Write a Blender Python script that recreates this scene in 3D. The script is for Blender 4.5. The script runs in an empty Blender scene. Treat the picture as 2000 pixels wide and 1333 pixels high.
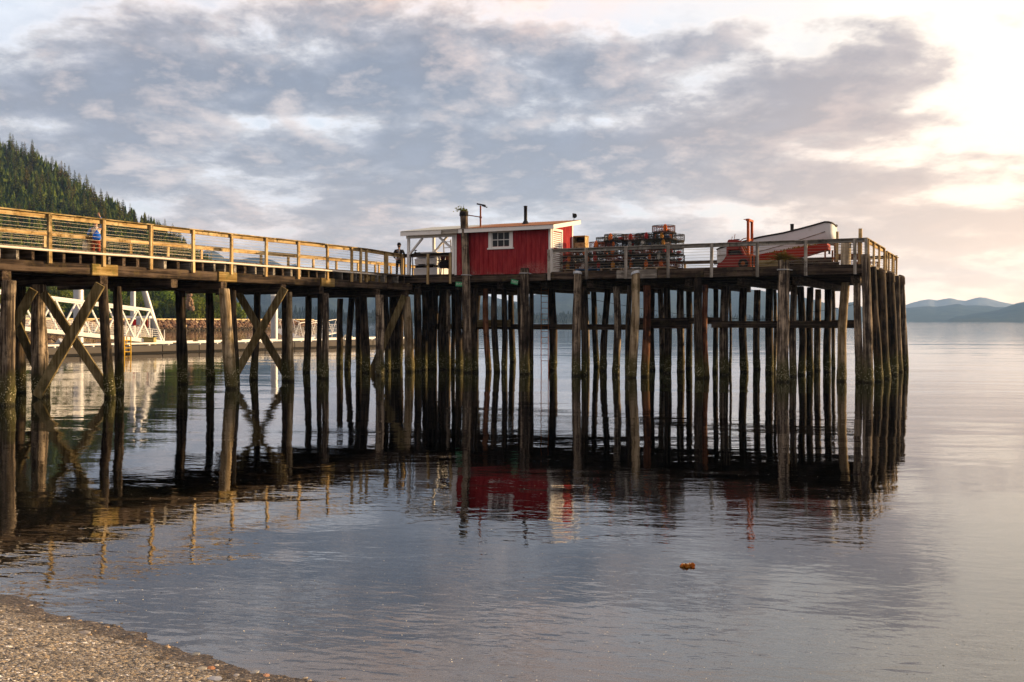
import bpy, bmesh, math, random
from mathutils import Vector, Matrix, Euler, noise as mnoise

R = random.Random(11)
SC = bpy.context.scene
COL = SC.collection
F = 1944.4          # focal length in photo pixels (35 mm lens)
H = 2.6             # eye height above the water
ANG = math.radians(26.7)
C, S = math.cos(ANG), math.sin(ANG)

# pier frame: u runs along the pier front, v runs out to sea along the walkway
def P(u, v, z):
    return Vector((C * u + S * v, -S * u + C * v, z))

def UV(x, y):
    return (C * x - S * y, S * x + C * y)

def Q(px, py, s):
    """pier-frame point seen at a photo pixel, s = pixels of the photo per eye height there"""
    x, y = (px - 1000) / s * H, F * H / s
    u, v = UV(x, y)
    return Vector((u, v, H + (627 - py) / s * H))

def W(px, py, s):
    return Vector(((px - 1000) / s * H, F * H / s, H + (627 - py) / s * H))

def u_at(px, v):
    k = (px - 1000) / F
    return v * (k * C - S) / (C + k * S)

def v_at(px, u):
    k = (px - 1000) / F
    return u * (C + k * S) / (k * C - S)

# ------------------------------------------------------------------ mesh builder
ORG = {}

class MB:
    def __init__(self):
        self.v, self.f, self.sm = [], [], []

    def add(self, verts, faces, smooth=False):
        n = len(self.v)
        self.v += [Vector(p) for p in verts]
        for f in faces:
            self.f.append([i + n for i in f])
            self.sm.append(smooth)

    def box(self, x0, x1, y0, y1, z0, z1):
        self.add([(x0, y0, z0), (x1, y0, z0), (x1, y1, z0), (x0, y1, z0), (x0, y0, z1), (x1, y0, z1), (x1, y1, z1), (x0, y1, z1)],
                 [(0, 3, 2, 1), (4, 5, 6, 7), (0, 1, 5, 4), (1, 2, 6, 5), (2, 3, 7, 6), (3, 0, 4, 7)])

    def bar(self, a, b, w, h, up=(0, 0, 1), bev=0.0):
        """square bar from a to b: w across, h along up"""
        a, b = Vector(a), Vector(b)
        d = (b - a).normalized()
        up = Vector(up)
        if abs(d.dot(up)) > 0.98:
            up = Vector((0, 1, 0))
        x = d.cross(up).normalized()
        y = x.cross(d).normalized()
        c = bev or min(w, h) * 0.08
        prof = [(-w / 2 + c, -h / 2), (w / 2 - c, -h / 2), (w / 2, -h / 2 + c), (w / 2, h / 2 - c), (w / 2 - c, h / 2), (-w / 2 + c, h / 2), (-w / 2, h / 2 - c), (-w / 2, -h / 2 + c)]
        vs = [p + x * i + y * j for p in (a, b) for i, j in prof]
        fs = [(i, (i + 1) % 8, 8 + (i + 1) % 8, 8 + i) for i in range(8)] + [tuple(range(7, -1, -1)), tuple(range(8, 16))]
        self.add(vs, fs)

    def tube(self, pts, rad, n=8, cap=True, smooth=True):
        pts = [Vector(p) for p in pts]
        if not isinstance(rad, (list, tuple)):
            rad = [rad] * len(pts)
        vs, fs = [], []
        px = None
        for i, p in enumerate(pts):
            d = (pts[min(i + 1, len(pts) - 1)] - pts[max(i - 1, 0)])
            d = d.normalized() if d.length > 1e-9 else Vector((0, 0, 1))
            if px is None:
                ref = Vector((0, 0, 1)) if abs(d.z) < 0.9 else Vector((1, 0, 0))
                x = d.cross(ref).normalized()
            else:
                x = (px - d * px.dot(d))
                x = x.normalized() if x.length > 1e-6 else d.orthogonal().normalized()
            px = x
            y = d.cross(x)
            for j in range(n):
                t = 2 * math.pi * j / n
                vs.append(p + (x * math.cos(t) + y * math.sin(t)) * rad[i])
        m = len(pts)
        for i in range(m - 1):
            for j in range(n):
                fs.append((i * n + j, i * n + (j + 1) % n, (i + 1) * n + (j + 1) % n, (i + 1) * n + j))
        self.add(vs, fs, smooth)
        if cap:
            self.add([vs[j] for j in range(n)], [tuple(range(n - 1, -1, -1))])
            self.add([vs[(m - 1) * n + j] for j in range(n)], [tuple(range(n))])

    def lathe(self, prof, c=(0, 0, 0), n=16, axis='z', smooth=True):
        c = Vector(c)
        vs, fs = [], []
        for r, h in prof:
            for j in range(n):
                t = 2 * math.pi * j / n
                a, b = r * math.cos(t), r * math.sin(t)
                vs.append(c + (Vector((a, b, h)) if axis == 'z' else Vector((a, h, b)) if axis == 'y' else Vector((h, a, b))))
        m = len(prof)
        for i in range(m - 1):
            for j in range(n):
                q = (i * n + j, i * n + (j + 1) % n, (i + 1) * n + (j + 1) % n, (i + 1) * n + j)
                fs.append(q if axis != 'y' else q[::-1])
        self.add(vs, fs, smooth)

    def prism(self, poly, y0, y1):
        """polygon in x,z pulled along y"""
        n = len(poly)
        vs = [(x, y0, z) for x, z in poly] + [(x, y1, z) for x, z in poly]
        fs = [tuple(range(n)), tuple(range(2 * n - 1, n - 1, -1))] + [(i, n + i, n + (i + 1) % n, (i + 1) % n) for i in range(n)]
        self.add(vs, fs)

    def rock(self, c, r, seed=0, flat=0.6, n=1):
        bm = bmesh.new()
        bmesh.ops.create_icosphere(bm, subdivisions=n, radius=1)
        rr = random.Random(seed)
        off = Vector((rr.random() * 40, rr.random() * 40, rr.random() * 40))
        sx, sy, sz = r * rr.uniform(.75, 1.25), r * rr.uniform(.6, 1.0), r * flat * rr.uniform(.7, 1.2)
        M = Matrix.Rotation(rr.random() * 6.28, 3, 'Z') @ Matrix.Rotation(rr.uniform(-.25, .25), 3, 'X')
        vs = []
        for v in bm.verts:
            k = 1 + 0.32 * mnoise.noise(v.co * 1.3 + off)
            q = M @ Vector((v.co.x * sx * k, v.co.y * sy * k, v.co.z * sz * k))
            vs.append(q + Vector(c))
        fs = [[v.index for v in f.verts] for f in bm.faces]
        bm.free()
        self.add(vs, fs, n > 1)

    def mesh(self, name, org=(0, 0, 0)):
        me = bpy.data.meshes.new(name)
        o = Vector(org)
        me.from_pydata([tuple(p - o) for p in self.v], [], self.f)
        me.polygons.foreach_set('use_smooth', self.sm)
        me.update()
        return me

    def build(self, name, mat, parent, label=None):
        org = ORG[parent.name]
        ob = bpy.data.objects.new(name, self.mesh(name, org))
        COL.objects.link(ob)
        ob.data.materials.append(mat)
        ob.parent = parent
        ORG[ob.name] = org
        if label:
            ob['label'] = label
        return ob

    def solo(self, name, mat, label, cat, org=None, group=None, uv=True, kind=None):
        if org is None:
            n = len(self.v)
            org = (sum(p.x for p in self.v) / n, sum(p.y for p in self.v) / n, min(p.z for p in self.v))
        ob = bpy.data.objects.new(name, self.mesh(name, org))
        COL.objects.link(ob)
        ob.data.materials.append(mat)
        ob.location = P(*org) if uv else Vector(org)
        if uv:
            ob.rotation_euler = (0, 0, -ANG)
        if label:
            ob['label'] = label
        if cat:
            ob['category'] = cat
        if group:
            ob['group'] = group
        if kind:
            ob['kind'] = kind
        ORG[ob.name] = tuple(org)
        return ob

def thing(name, label, cat, org, group=None, uv=True):
    o = bpy.data.objects.new(name, None)
    o.empty_display_size = .2
    COL.objects.link(o)
    o.location = P(*org) if uv else Vector(org)
    if uv:
        o.rotation_euler = (0, 0, -ANG)
    o['label'] = label
    o['category'] = cat
    if group:
        o['group'] = group
    ORG[o.name] = tuple(org)
    return o

def dup(root, loc, rz=None, label=None, scale=None):
    r = root.copy()
    COL.objects.link(r)
    r.location = loc
    if rz is not None:
        r.rotation_euler = (r.rotation_euler.x, r.rotation_euler.y, rz)
    if scale is not None:
        r.scale = scale if hasattr(scale, '__len__') else (scale, scale, scale)
    if label:
        r['label'] = label
    for ch in list(root.children):
        c = ch.copy()
        COL.objects.link(c)
        c.parent = r
        for g in list(ch.children):
            d = g.copy()
            COL.objects.link(d)
            d.parent = c
    return r

# ------------------------------------------------------------------ materials
class NT:
    def __init__(self, name):
        self.m = bpy.data.materials.new(name)
        self.m.use_nodes = True
        self.t = self.m.node_tree
        self.t.nodes.clear()
        self.out = self.t.nodes.new('ShaderNodeOutputMaterial')

    def n(self, typ, ins=None, **kw):
        nd = self.t.nodes.new(typ)
        for k, v in kw.items():
            setattr(nd, k, v)
        for k, v in (ins or {}).items():
            s = nd.inputs[k]
            if hasattr(v, 'is_output'):
                self.t.links.new(v, s)
            else:
                s.default_value = v
        return nd

    def link(self, a, b):
        self.t.links.new(a, b)

    def math(self, op, a, b=0.0, c=None, clamp=False):
        ins = {0: a, 1: b}
        if c is not None:
            ins[2] = c
        return self.n('ShaderNodeMath', ins, operation=op, use_clamp=clamp).outputs[0]

    def ramp(self, fac, stops, interp='LINEAR'):
        nd = self.n('ShaderNodeValToRGB', {0: fac})
        cr = nd.color_ramp
        cr.interpolation = interp
        while len(cr.elements) < len(stops):
            cr.elements.new(0.5)
        for e, (p, c) in zip(cr.elements, stops):
            e.position = p
            e.color = tuple(c) + (1,) if len(c) == 3 else c
        return nd.outputs[0]

    def mix(self, fac, a, b, blend='MIX'):
        nd = self.n('ShaderNodeMix', data_type='RGBA', blend_type=blend)
        for idx, v in ((0, fac), (6, a), (7, b)):
            if hasattr(v, 'is_output'):
                self.t.links.new(v, nd.inputs[idx])
            else:
                nd.inputs[idx].default_value = (tuple(v) + (1,)) if hasattr(v, '__len__') and len(v) == 3 else v
        return nd.outputs[2]

    def noise(self, vec, scale, detail=5, rough=.55, dist=0.0):
        return self.n('ShaderNodeTexNoise', {'Vector': vec, 'Scale': scale, 'Detail': detail, 'Roughness': rough, 'Distortion': dist}).outputs['Fac']

    def smooth(self, x, a, b):
        return self.n('ShaderNodeMapRange', {0: x, 1: a, 2: b, 3: 0.0, 4: 1.0}, interpolation_type='SMOOTHSTEP').outputs[0]

    def coords(self, scale=(1, 1, 1), rnd=True):
        tc = self.n('ShaderNodeTexCoord').outputs['Object']
        if rnd:
            r = self.n('ShaderNodeObjectInfo').outputs['Random']
            off = self.n('ShaderNodeVectorMath', {0: (37.0, 23.0, 51.0), 3: r}, operation='SCALE').outputs[0]
            tc = self.n('ShaderNodeVectorMath', {0: tc, 1: off}, operation='ADD').outputs[0]
        return self.n('ShaderNodeVectorMath', {0: tc, 1: scale}, operation='MULTIPLY').outputs[0]

    def bsdf(self, col, rough=.8, bump=None, bstr=.4, bdist=.02, metal=0.0, spec=.3):
        b = self.n('ShaderNodeBsdfPrincipled')
        for k, v in (('Base Color', col), ('Roughness', rough), ('Metallic', metal), ('Specular IOR Level', spec)):
            if hasattr(v, 'is_output'):
                self.link(v, b.inputs[k])
            else:
                b.inputs[k].default_value = (tuple(v) + (1,)) if hasattr(v, '__len__') and len(v) == 3 else v
        if bump is not None:
            bp = self.n('ShaderNodeBump', {'Strength': bstr, 'Distance': bdist, 'Height': bump})
            self.link(bp.outputs[0], b.inputs['Normal'])
        self.link(b.outputs[0], self.out.inputs[0])
        return self.m

def wood(name, cols, axis='z', grain=9.0, along=.5, stain=None, stain_amt=.5, algae=False, rough=.85, var=.35, bstr=.6):
    t = NT(name)
    sc = {'x': (along, grain, grain), 'y': (grain, along, grain), 'z': (grain, grain, along)}[axis]
    v = t.coords(sc)
    n1 = t.noise(v, 1.0, 7, .65, .3)
    v2 = t.coords((1.1, 1.1, 1.1))
    n2 = t.noise(v2, 1.3, 5, .6)
    n4 = t.noise(t.n('ShaderNodeVectorMath', {0: v, 1: (2.7, 2.7, 2.7)}, operation='MULTIPLY').outputs[0], 1.0, 4, .6)
    f = t.math('ADD', t.math('MULTIPLY', n1, .8), t.math('ADD', t.math('MULTIPLY', n2, .35), t.math('MULTIPLY', n4, .35)))
    col = t.ramp(f, [(.57, cols[0]), (.72, cols[1]), (.86, cols[2])])
    if stain:
        n3 = t.noise(t.coords((1, 1, 1)), 2.3, 6, .7)
        col = t.mix(t.math('MULTIPLY', t.smooth(n3, .5, .68), stain_amt), col, stain)
    r = t.n('ShaderNodeObjectInfo').outputs['Random']
    val = t.math('ADD', t.math('MULTIPLY', r, var), 1 - var / 2)
    col = t.n('ShaderNodeHueSaturation', {'Color': col, 'Value': val}).outputs[0]
    bump = n1
    if algae:
        pos = t.n('ShaderNodeNewGeometry').outputs['Position']
        z = t.n('ShaderNodeSeparateXYZ', {0: pos}).outputs[2]
        nz = t.noise(pos, 3.0, 5, .6)
        zz = t.math('ADD', z, t.math('MULTIPLY', t.math('SUBTRACT', nz, .5), 1.3))
        col = t.mix(t.math('MULTIPLY', t.smooth(zz, 1.35, .45), .8), col, (.050, .050, .012))
        vo = t.n('ShaderNodeTexVoronoi', {'Vector': pos, 'Scale': 15.0}, feature='F1').outputs['Distance']
        nb = t.noise(pos, 5.0, 3, .5)
        spot = t.math('MULTIPLY', t.smooth(vo, .42, .25), t.smooth(nb, .42, .55))
        band = t.math('MULTIPLY', t.smooth(zz, .85, .5), spot)
        col = t.mix(t.math('MULTIPLY', band, .9), col, (.36, .33, .21))
        col = t.mix(t.math('MULTIPLY', t.smooth(z, .16, .02), .7), col, (.008, .008, .006))
        bump = t.math('ADD', n1, t.math('MULTIPLY', band, 1.5))
    return t.bsdf(col, rough, bump, bstr, .03, spec=.1)

def paint(name, col, col2=None, rough=.55, amt=.5, scale=2.5, metal=0.0, lo=.5, hi=.72, var=.1, bstr=.15, sc=(1, 1, 1)):
    t = NT(name)
    v = t.coords(sc)
    n1 = t.noise(v, scale, 7, .65, .2)
    n2 = t.noise(v, scale * 9, 4, .6)
    c = t.mix(t.math('MULTIPLY', t.smooth(t.math('ADD', t.math('MULTIPLY', n1, .75), t.math('MULTIPLY', n2, .25)), lo, hi), amt), col, col2 or tuple(x * .6 for x in col))
    r = t.n('ShaderNodeObjectInfo').outputs['Random']
    c = t.n('ShaderNodeHueSaturation', {'Color': c, 'Value': t.math('ADD', t.math('MULTIPLY', r, var), 1 - var / 2)}).outputs[0]
    return t.bsdf(c, rough, n2, bstr, .01, metal, spec=.12)

M = {}
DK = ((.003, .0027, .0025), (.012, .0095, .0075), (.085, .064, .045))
BR = ((.010, .008, .0068), (.064, .049, .036), (.37, .295, .21))
PA = ((.035, .024, .012), (.20, .145, .080), (.46, .37, .24))
RD = ((.014, .006, .004), (.10, .037, .018), (.28, .13, .065))
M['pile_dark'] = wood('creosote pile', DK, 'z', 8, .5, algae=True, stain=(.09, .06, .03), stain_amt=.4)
M['pile_brown'] = wood('weathered brown pile', BR, 'z', 7, .4, algae=True, stain=(.012, .010, .009), stain_amt=.8)
M['pile_pale'] = wood('barkless pale pile', PA, 'z', 7, .4, algae=True, stain=(.07, .055, .02), stain_amt=.7)
M['pile_red'] = wood('reddish pile', RD, 'z', 8, .4, algae=True, stain=(.012, .010, .009), stain_amt=.7)
GO = ((.15, .088, .032), (.41, .275, .115), (.60, .47, .26))
for ax in 'xyz':
    M['gold_' + ax] = wood('treated lumber ' + ax, GO, ax, 8, .35, stain=(.06, .042, .014), stain_amt=.85)
    M['mossy_' + ax] = wood('mossy rail cap ' + ax, ((.045, .034, .014), (.20, .14, .05), (.48, .37, .19)), ax, 7, .9, stain=(.035, .032, .010), stain_amt=.9)
    M['grey_' + ax] = wood('silvered lumber ' + ax, ((.06, .052, .044), (.20, .18, .15), (.42, .39, .34)), ax, 9, .35, stain=(.03, .026, .02), stain_amt=.7)
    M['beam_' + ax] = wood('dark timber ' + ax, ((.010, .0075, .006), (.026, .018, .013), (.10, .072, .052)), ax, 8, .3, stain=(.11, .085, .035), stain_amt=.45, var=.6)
    M['plank_' + ax] = wood('deck plank ' + ax, ((.05, .04, .03), (.15, .12, .09), (.26, .22, .17)), ax, 9, .3)
    M['brace_' + ax] = wood('mossy brace ' + ax, ((.035, .024, .012), (.115, .085, .035), (.26, .21, .11)), ax, 8, .35, stain=(.05, .052, .016), stain_amt=.6)
M['beam_gold'] = wood('fresh splice block', ((.10, .06, .015), (.21, .14, .045), (.36, .26, .11)), 'y', 8, .4, stain=(.07, .075, .015), stain_amt=.7)
M['white'] = paint('white paint', (.74, .73, .70), (.42, .39, .34), .5, .6, 3.0, lo=.55, hi=.7)
M['white_metal'] = paint('white enamel', (.80, .79, .75), (.62, .58, .5), .4, .5, 1.5)
M['white_pipe'] = paint('white plastic pipe', (.66, .61, .52), (.40, .30, .18), .45, .7, 1.2)
M['steel'] = paint('galvanised steel', (.42, .43, .44), (.28, .26, .24), .5, .6, 1.0, .5)
M['wire'] = paint('wire rope', (.30, .27, .22), (.14, .10, .06), .45, .6, 3.0, .6)
M['black'] = paint('black iron', (.016, .016, .017), (.05, .035, .025), .5, .5, 4.0)
M['rust'] = paint('rusty steel', (.23, .072, .022), (.085, .03, .015), .75, .8, 5.0)
M['rubber'] = paint('black rubber', (.012, .012, .012), (.03, .028, .025), .7)
M['capmetal'] = paint('pile cap metal', (.50, .54, .58), (.30, .30, .30), .35, .5, 6, .3)
M['glass'] = NT('window glass').bsdf((.010, .011, .012), .12, spec=.18)

def red_wall():
    t = NT('red barn paint')
    v = t.coords((1, 1, 1), False)
    n1 = t.noise(t.coords((4, 4, .7), False), 1.5, 7, .65)
    n2 = t.noise(v, 1.1, 5, .6)
    n3 = t.noise(v, 14, 5, .7)
    col = t.mix(t.smooth(n1, .35, .7), (.22, .017, .022), (.34, .042, .042))
    z = t.n('ShaderNodeSeparateXYZ', {0: t.n('ShaderNodeTexCoord').outputs['Object']}).outputs[2]
    low = t.smooth(t.math('ADD', z, t.math('MULTIPLY', n2, -1.0)), .05, -.55)
    worn = t.math('MULTIPLY', t.math('MULTIPLY', low, t.smooth(n3, .38, .62)), t.smooth(t.noise(v, .75, 4, .6), .44, .60))
    streak = t.noise(t.coords((7, 7, .35), False), 1.0, 6, .65)
    col = t.mix(t.math('MULTIPLY', t.smooth(streak, .58, .72), .35), col, (.16, .016, .018))
    col = t.mix(t.math('MULTIPLY', worn, .75), col, (.34, .20, .17))
    return t.bsdf(col, .85, n3, .3, .01, spec=.04)
M['redwall'] = red_wall()

def roof_mat():
    t = NT('corrugated roof metal')
    v = t.coords((1, 1, 1), False)
    x = t.n('ShaderNodeSeparateXYZ', {0: v}).outputs[0]
    n1 = t.noise(v, 1.6, 6, .65)
    n2 = t.noise(t.coords((9, .8, 1), False), 1.5, 5, .6)
    f = t.smooth(t.math('ADD', x, t.math('MULTIPLY', t.math('SUBTRACT', n1, .5), 2.4)), -2.9, -1.3)
    rust = t.mix(n2, (.16, .055, .022), (.34, .16, .075))
    col = t.mix(t.math('MULTIPLY', f, .95), (.36, .40, .42), rust)
    return t.bsdf(col, .75, n1, .1, .01, .05, spec=.1)
M['roof'] = roof_mat()
def leaf_mat(name, dark, light, hue=.03, sat=.2, val=.5, trans=.25):
    t = NT(name)
    isl = t.n('ShaderNodeNewGeometry').outputs['Random Per Island']
    col = t.mix(isl, dark, light)
    r = t.n('ShaderNodeObjectInfo').outputs['Random']
    col = t.n('ShaderNodeHueSaturation', {'Color': col, 'Hue': t.math('ADD', t.math('MULTIPLY', r, hue * 2), .5 - hue), 'Value': t.math('ADD', t.math('MULTIPLY', t.math('FRACT', t.math('MULTIPLY', r, 7.31)), val * 2), 1 - val)}).outputs[0]
    d = t.n('ShaderNodeBsdfDiffuse', {0: col})
    tr = t.n('ShaderNodeBsdfTranslucent', {0: col})
    mx = t.n('ShaderNodeMixShader', {0: trans, 1: d.outputs[0], 2: tr.outputs[0]})
    t.link(mx.outputs[0], t.out.inputs[0])
    return t.m

# ------------------------------------------------------------------ camera, sun, sky
cam = bpy.data.cameras.new('camera')
cam.lens, cam.sensor_width = 35.0, 36.0
cam.shift_y = -(666.5 - 627.0) / 2000.0
cam.clip_start, cam.clip_end = .1, 20000
co = bpy.data.objects.new('camera', cam)
co.location = (0, 0, H)
co.rotation_euler = (math.radians(90), 0, 0)
COL.objects.link(co)
SC.camera = co
SC.view_settings.view_transform = 'Standard'
SC.view_settings.look = 'None'
SC.view_settings.exposure = 0.95
SC.view_settings.gamma = 1.0
SC.cycles.use_denoising = True
SC.cycles.max_bounces = 7
SC.cycles.transparent_max_bounces = 12
SC.cycles.glossy_bounces = 4
SC.cycles.diffuse_bounces = 3
SC.cycles.volume_bounces = 0
SC.cycles.caustics_reflective = False
SC.cycles.caustics_refractive = False
SC.cycles.sample_clamp_indirect = 6

SUN_AZ, SUN_EL = math.radians(75), math.radians(9.5)
sd = Vector((math.sin(SUN_AZ) * math.cos(SUN_EL), math.cos(SUN_AZ) * math.cos(SUN_EL), math.sin(SUN_EL)))
sl = bpy.data.lights.new('sun', 'SUN')
sl.energy, sl.angle, sl.color = 5.0, math.radians(.6), (1.0, .68, .36)
so = bpy.data.objects.new('sun', sl)
so.rotation_euler = (-sd).to_track_quat('-Z', 'Y').to_euler()
so.location = (60, 30, 40)
COL.objects.link(so)

wd = bpy.data.worlds.new('World')
SC.world = wd
wd.use_nodes = True

def build_world():
    nt = wd.node_tree
    nt.nodes.clear()
    t = NT.__new__(NT)
    t.t = nt
    out = nt.nodes.new('ShaderNodeOutputWorld')
    d = t.n('ShaderNodeTexCoord').outputs['Generated']
    sep = t.n('ShaderNodeSeparateXYZ', {0: d})
    x, y, z = sep.outputs
    zc = t.math('ADD', t.math('MULTIPLY', t.math('MAXIMUM', z, 0.0), .9), .22)
    px = t.math('DIVIDE', x, zc)
    py = t.math('DIVIDE', y, zc)
    p = t.n('ShaderNodeCombineXYZ', {0: px, 1: py, 2: 3.7}).outputs[0]
    # tangent-plane direction for the large banks of cloud
    yy = t.math('MAXIMUM', y, .08)
    k = t.math('DIVIDE', x, yy)
    m = t.math('DIVIDE', z, yy)
    km = t.n('ShaderNodeCombineXYZ', {0: k, 1: m, 2: 0.0}).outputs[0]
    wob = t.n('ShaderNodeTexNoise', {'Vector': p, 'Scale': .9, 'Detail': 4.0, 'Roughness': .6}).outputs['Color']
    wob = t.n('ShaderNodeVectorMath', {0: wob, 1: (.5, .5, .5)}, operation='SUBTRACT').outputs[0]
    kmw = t.n('ShaderNodeVectorMath', {0: wob, 1: (.16, .07, 0), 2: km}, operation='MULTIPLY_ADD').outputs[0]

    def blob(cx, cy, sx, sy, amp):
        c = ((cx - 1000) / F, (627 - cy) / F, 0)
        q = t.n('ShaderNodeVectorMath', {0: kmw, 1: c}, operation='SUBTRACT').outputs[0]
        q = t.n('ShaderNodeVectorMath', {0: q, 1: (F / sx, F / sy, 0)}, operation='MULTIPLY').outputs[0]
        dd = t.n('ShaderNodeVectorMath', {0: q, 1: q}, operation='DOT_PRODUCT').outputs['Value']
        return t.math('MULTIPLY', t.math('EXPONENT', t.math('MULTIPLY', dd, -1.0)), amp)

    # (px, py, sx, sy, amp): thicker (+) and thinner (-) cloud
    B = [(150, 150, 330, 70, .17), (620, 170, 330, 80, .12), (330, 90, 300, 60, .08), (90, 50, 260, 70, .16), (780, 60, 160, 40, .08), (1150, 130, 330, 60, .16), (900, 205, 300, 45, .10),
         (330, 355, 280, 40, .13), (1100, 310, 330, 55, .17), (700, 300, 300, 40, .07), (1620, 372, 270, 24, .34), (1900, 440, 150, 22, .34), (1850, 540, 220, 10, .2),
         (640, 405, 60, 14, .14), (860, 385, 160, 20, .06), (1500, 90, 240, 40, .06),
         (470, 245, 180, 22, -.14), (100, 235, 180, 26, -.12), (640, 395, 130, 16, -.16), (850, 405, 130, 12, -.12), (1300, 15, 330, 32, -.26), (530, 110, 60, 40, -.05),
         (860, 175, 90, 25, -.08), (1480, 190, 60, 30, -.10), (1250, 420, 250, 30, -.10), (1990, 240, 150, 130, -.24), (1880, 130, 260, 26, .16), (1820, 260, 200, 16, .14), (1600, 470, 260, 14, .10), (1150, 440, 300, 14, .10), (1700, 320, 160, 22, -.10), (1680, 180, 260, 26, .22), (1760, 60, 240, 30, .20), (1900, 330, 160, 14, .14), (1560, 255, 140, 16, .10), (1800, 530, 200, 22, -.12), (420, 430, 260, 20, .08), (560, 330, 200, 20, .06), (1500, 280, 200, 18, -.08), (980, 30, 140, 30, -.05), (1000, -290, 2000, 280, -.72)]
    acc = None
    for b in B:
        g = blob(*b)
        acc = g if acc is None else t.math('ADD', acc, g)
    n1 = t.noise(p, 1.75, 10, .62, .12)
    so_ = (sd.x * .07, sd.y * .07, 0)
    p2 = t.n('ShaderNodeVectorMath', {0: p, 1: so_}, operation='ADD').outputs[0]
    n2 = t.noise(p2, 1.75, 10, .62, .12)
    dens = t.math('ADD', t.math('MULTIPLY', n1, 1.9), t.math('ADD', t.math('MULTIPLY', acc, 1.1), t.math('ADD', t.math('MULTIPLY', t.noise(p, 7.5, 8, .6, .2), .55), -.645)))
    cover = t.smooth(dens, .15, .45)
    thick = t.smooth(dens, .33, .78)
    lit = t.math('MULTIPLY', t.math('SUBTRACT', n1, n2), 4.2, clamp=False)
    ccol = t.ramp(thick, [(0.0, (.60, .605, .63)), (.28, (.42, .415, .425)), (.6, (.255, .265, .295)), (1.0, (.155, .178, .22))])
    lit_pos = t.n('ShaderNodeClamp', {0: lit, 1: 0.0, 2: .46}).outputs[0]
    ccol = t.mix(lit_pos, ccol, (.72, .59, .52))
    dk = t.n('ShaderNodeClamp', {0: t.math('MULTIPLY', lit, -.55), 1: 0.0, 2: .3}).outputs[0]
    ccol = t.mix(dk, ccol, (.22, .26, .34))
    hn = t.smooth(t.noise(p, .9, 3, .5), .38, .62)
    ccol = t.mix(1.0, ccol, t.mix(hn, (.96, 1.0, 1.05), (1.13, .99, .93)), 'MULTIPLY')
    high = t.smooth(z, .26, .42)
    ccol = t.mix(high, ccol, t.mix(1.0, ccol, (1.22, 1.06, .92), 'MULTIPLY'))
    # sun side
    dot = t.n('ShaderNodeVectorMath', {0: d, 1: tuple(sd)}, operation='DOT_PRODUCT').outputs['Value']
    g1 = t.smooth(dot, .31, .78)
    g2 = t.math('POWER', t.math('MAXIMUM', dot, 0.0), 6.7)
    wcol = t.ramp(thick, [(0.0, (.76, .67, .55)), (.3, (.55, .485, .43)), (.6, (.36, .325, .32)), (1.0, (.235, .225, .25))])
    warm = t.mix(g1, ccol, wcol)
    # horizon band: pale, warm towards the sun
    hz = t.math('EXPONENT', t.math('MULTIPLY', t.math('MAXIMUM', z, 0.0), -10.0))
    hcol = t.mix(g1, (.62, .56, .52), (1.75, 1.12, .60))
    warm = t.mix(t.math('MULTIPLY', hz, .72), warm, hcol)
    add = t.n('ShaderNodeMix', {}, data_type='RGBA', blend_type='ADD')
    nt.links.new(t.math('MULTIPLY', g2, t.math('SUBTRACT', .34, t.math('MULTIPLY', thick, .32), clamp=True)), add.inputs[0])
    nt.links.new(warm, add.inputs[6])
    add.inputs[7].default_value = (1.3, 1.0, .66, 1)
    bgc = t.n('ShaderNodeBackground', {0: add.outputs[2], 1: .94})
    sky = t.n('ShaderNodeTexSky', sky_type='NISHITA', sun_disc=False, sun_elevation=SUN_EL, sun_rotation=SUN_AZ, air_density=1.0, dust_density=1.2, ozone_density=1.6)
    bgs = t.n('ShaderNodeBackground', {0: sky.outputs[0], 1: .10})
    cov = t.math('MAXIMUM', cover, .80)
    cov = t.math('MAXIMUM', cov, t.math('MULTIPLY', hz, 1.1, clamp=True))
    cov = t.math('MAXIMUM', cov, t.math('MULTIPLY', g1, 1.6, clamp=True))
    mx = t.n('ShaderNodeMixShader', {0: cov, 1: bgs.outputs[0], 2: bgc.outputs[0]})
    nt.links.new(mx.outputs[0], out.inputs[0])
build_world()

# ------------------------------------------------------------------ haze
def haze():
    mb = MB()
    mb.box(-4600, 4600, -400, 5300, -9.5, 262)
    t = NT('sea haze')
    v = t.n('ShaderNodeVolumePrincipled', {'Color': (.30, .54, 1.0, 1), 'Density': 1.25e-4, 'Anisotropy': .3})
    t.link(v.outputs[0], t.out.inputs['Volume'])
    mb.solo('haze', t.m, None, None, (0, 0, 0), uv=False, kind='stuff')
haze()

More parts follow.
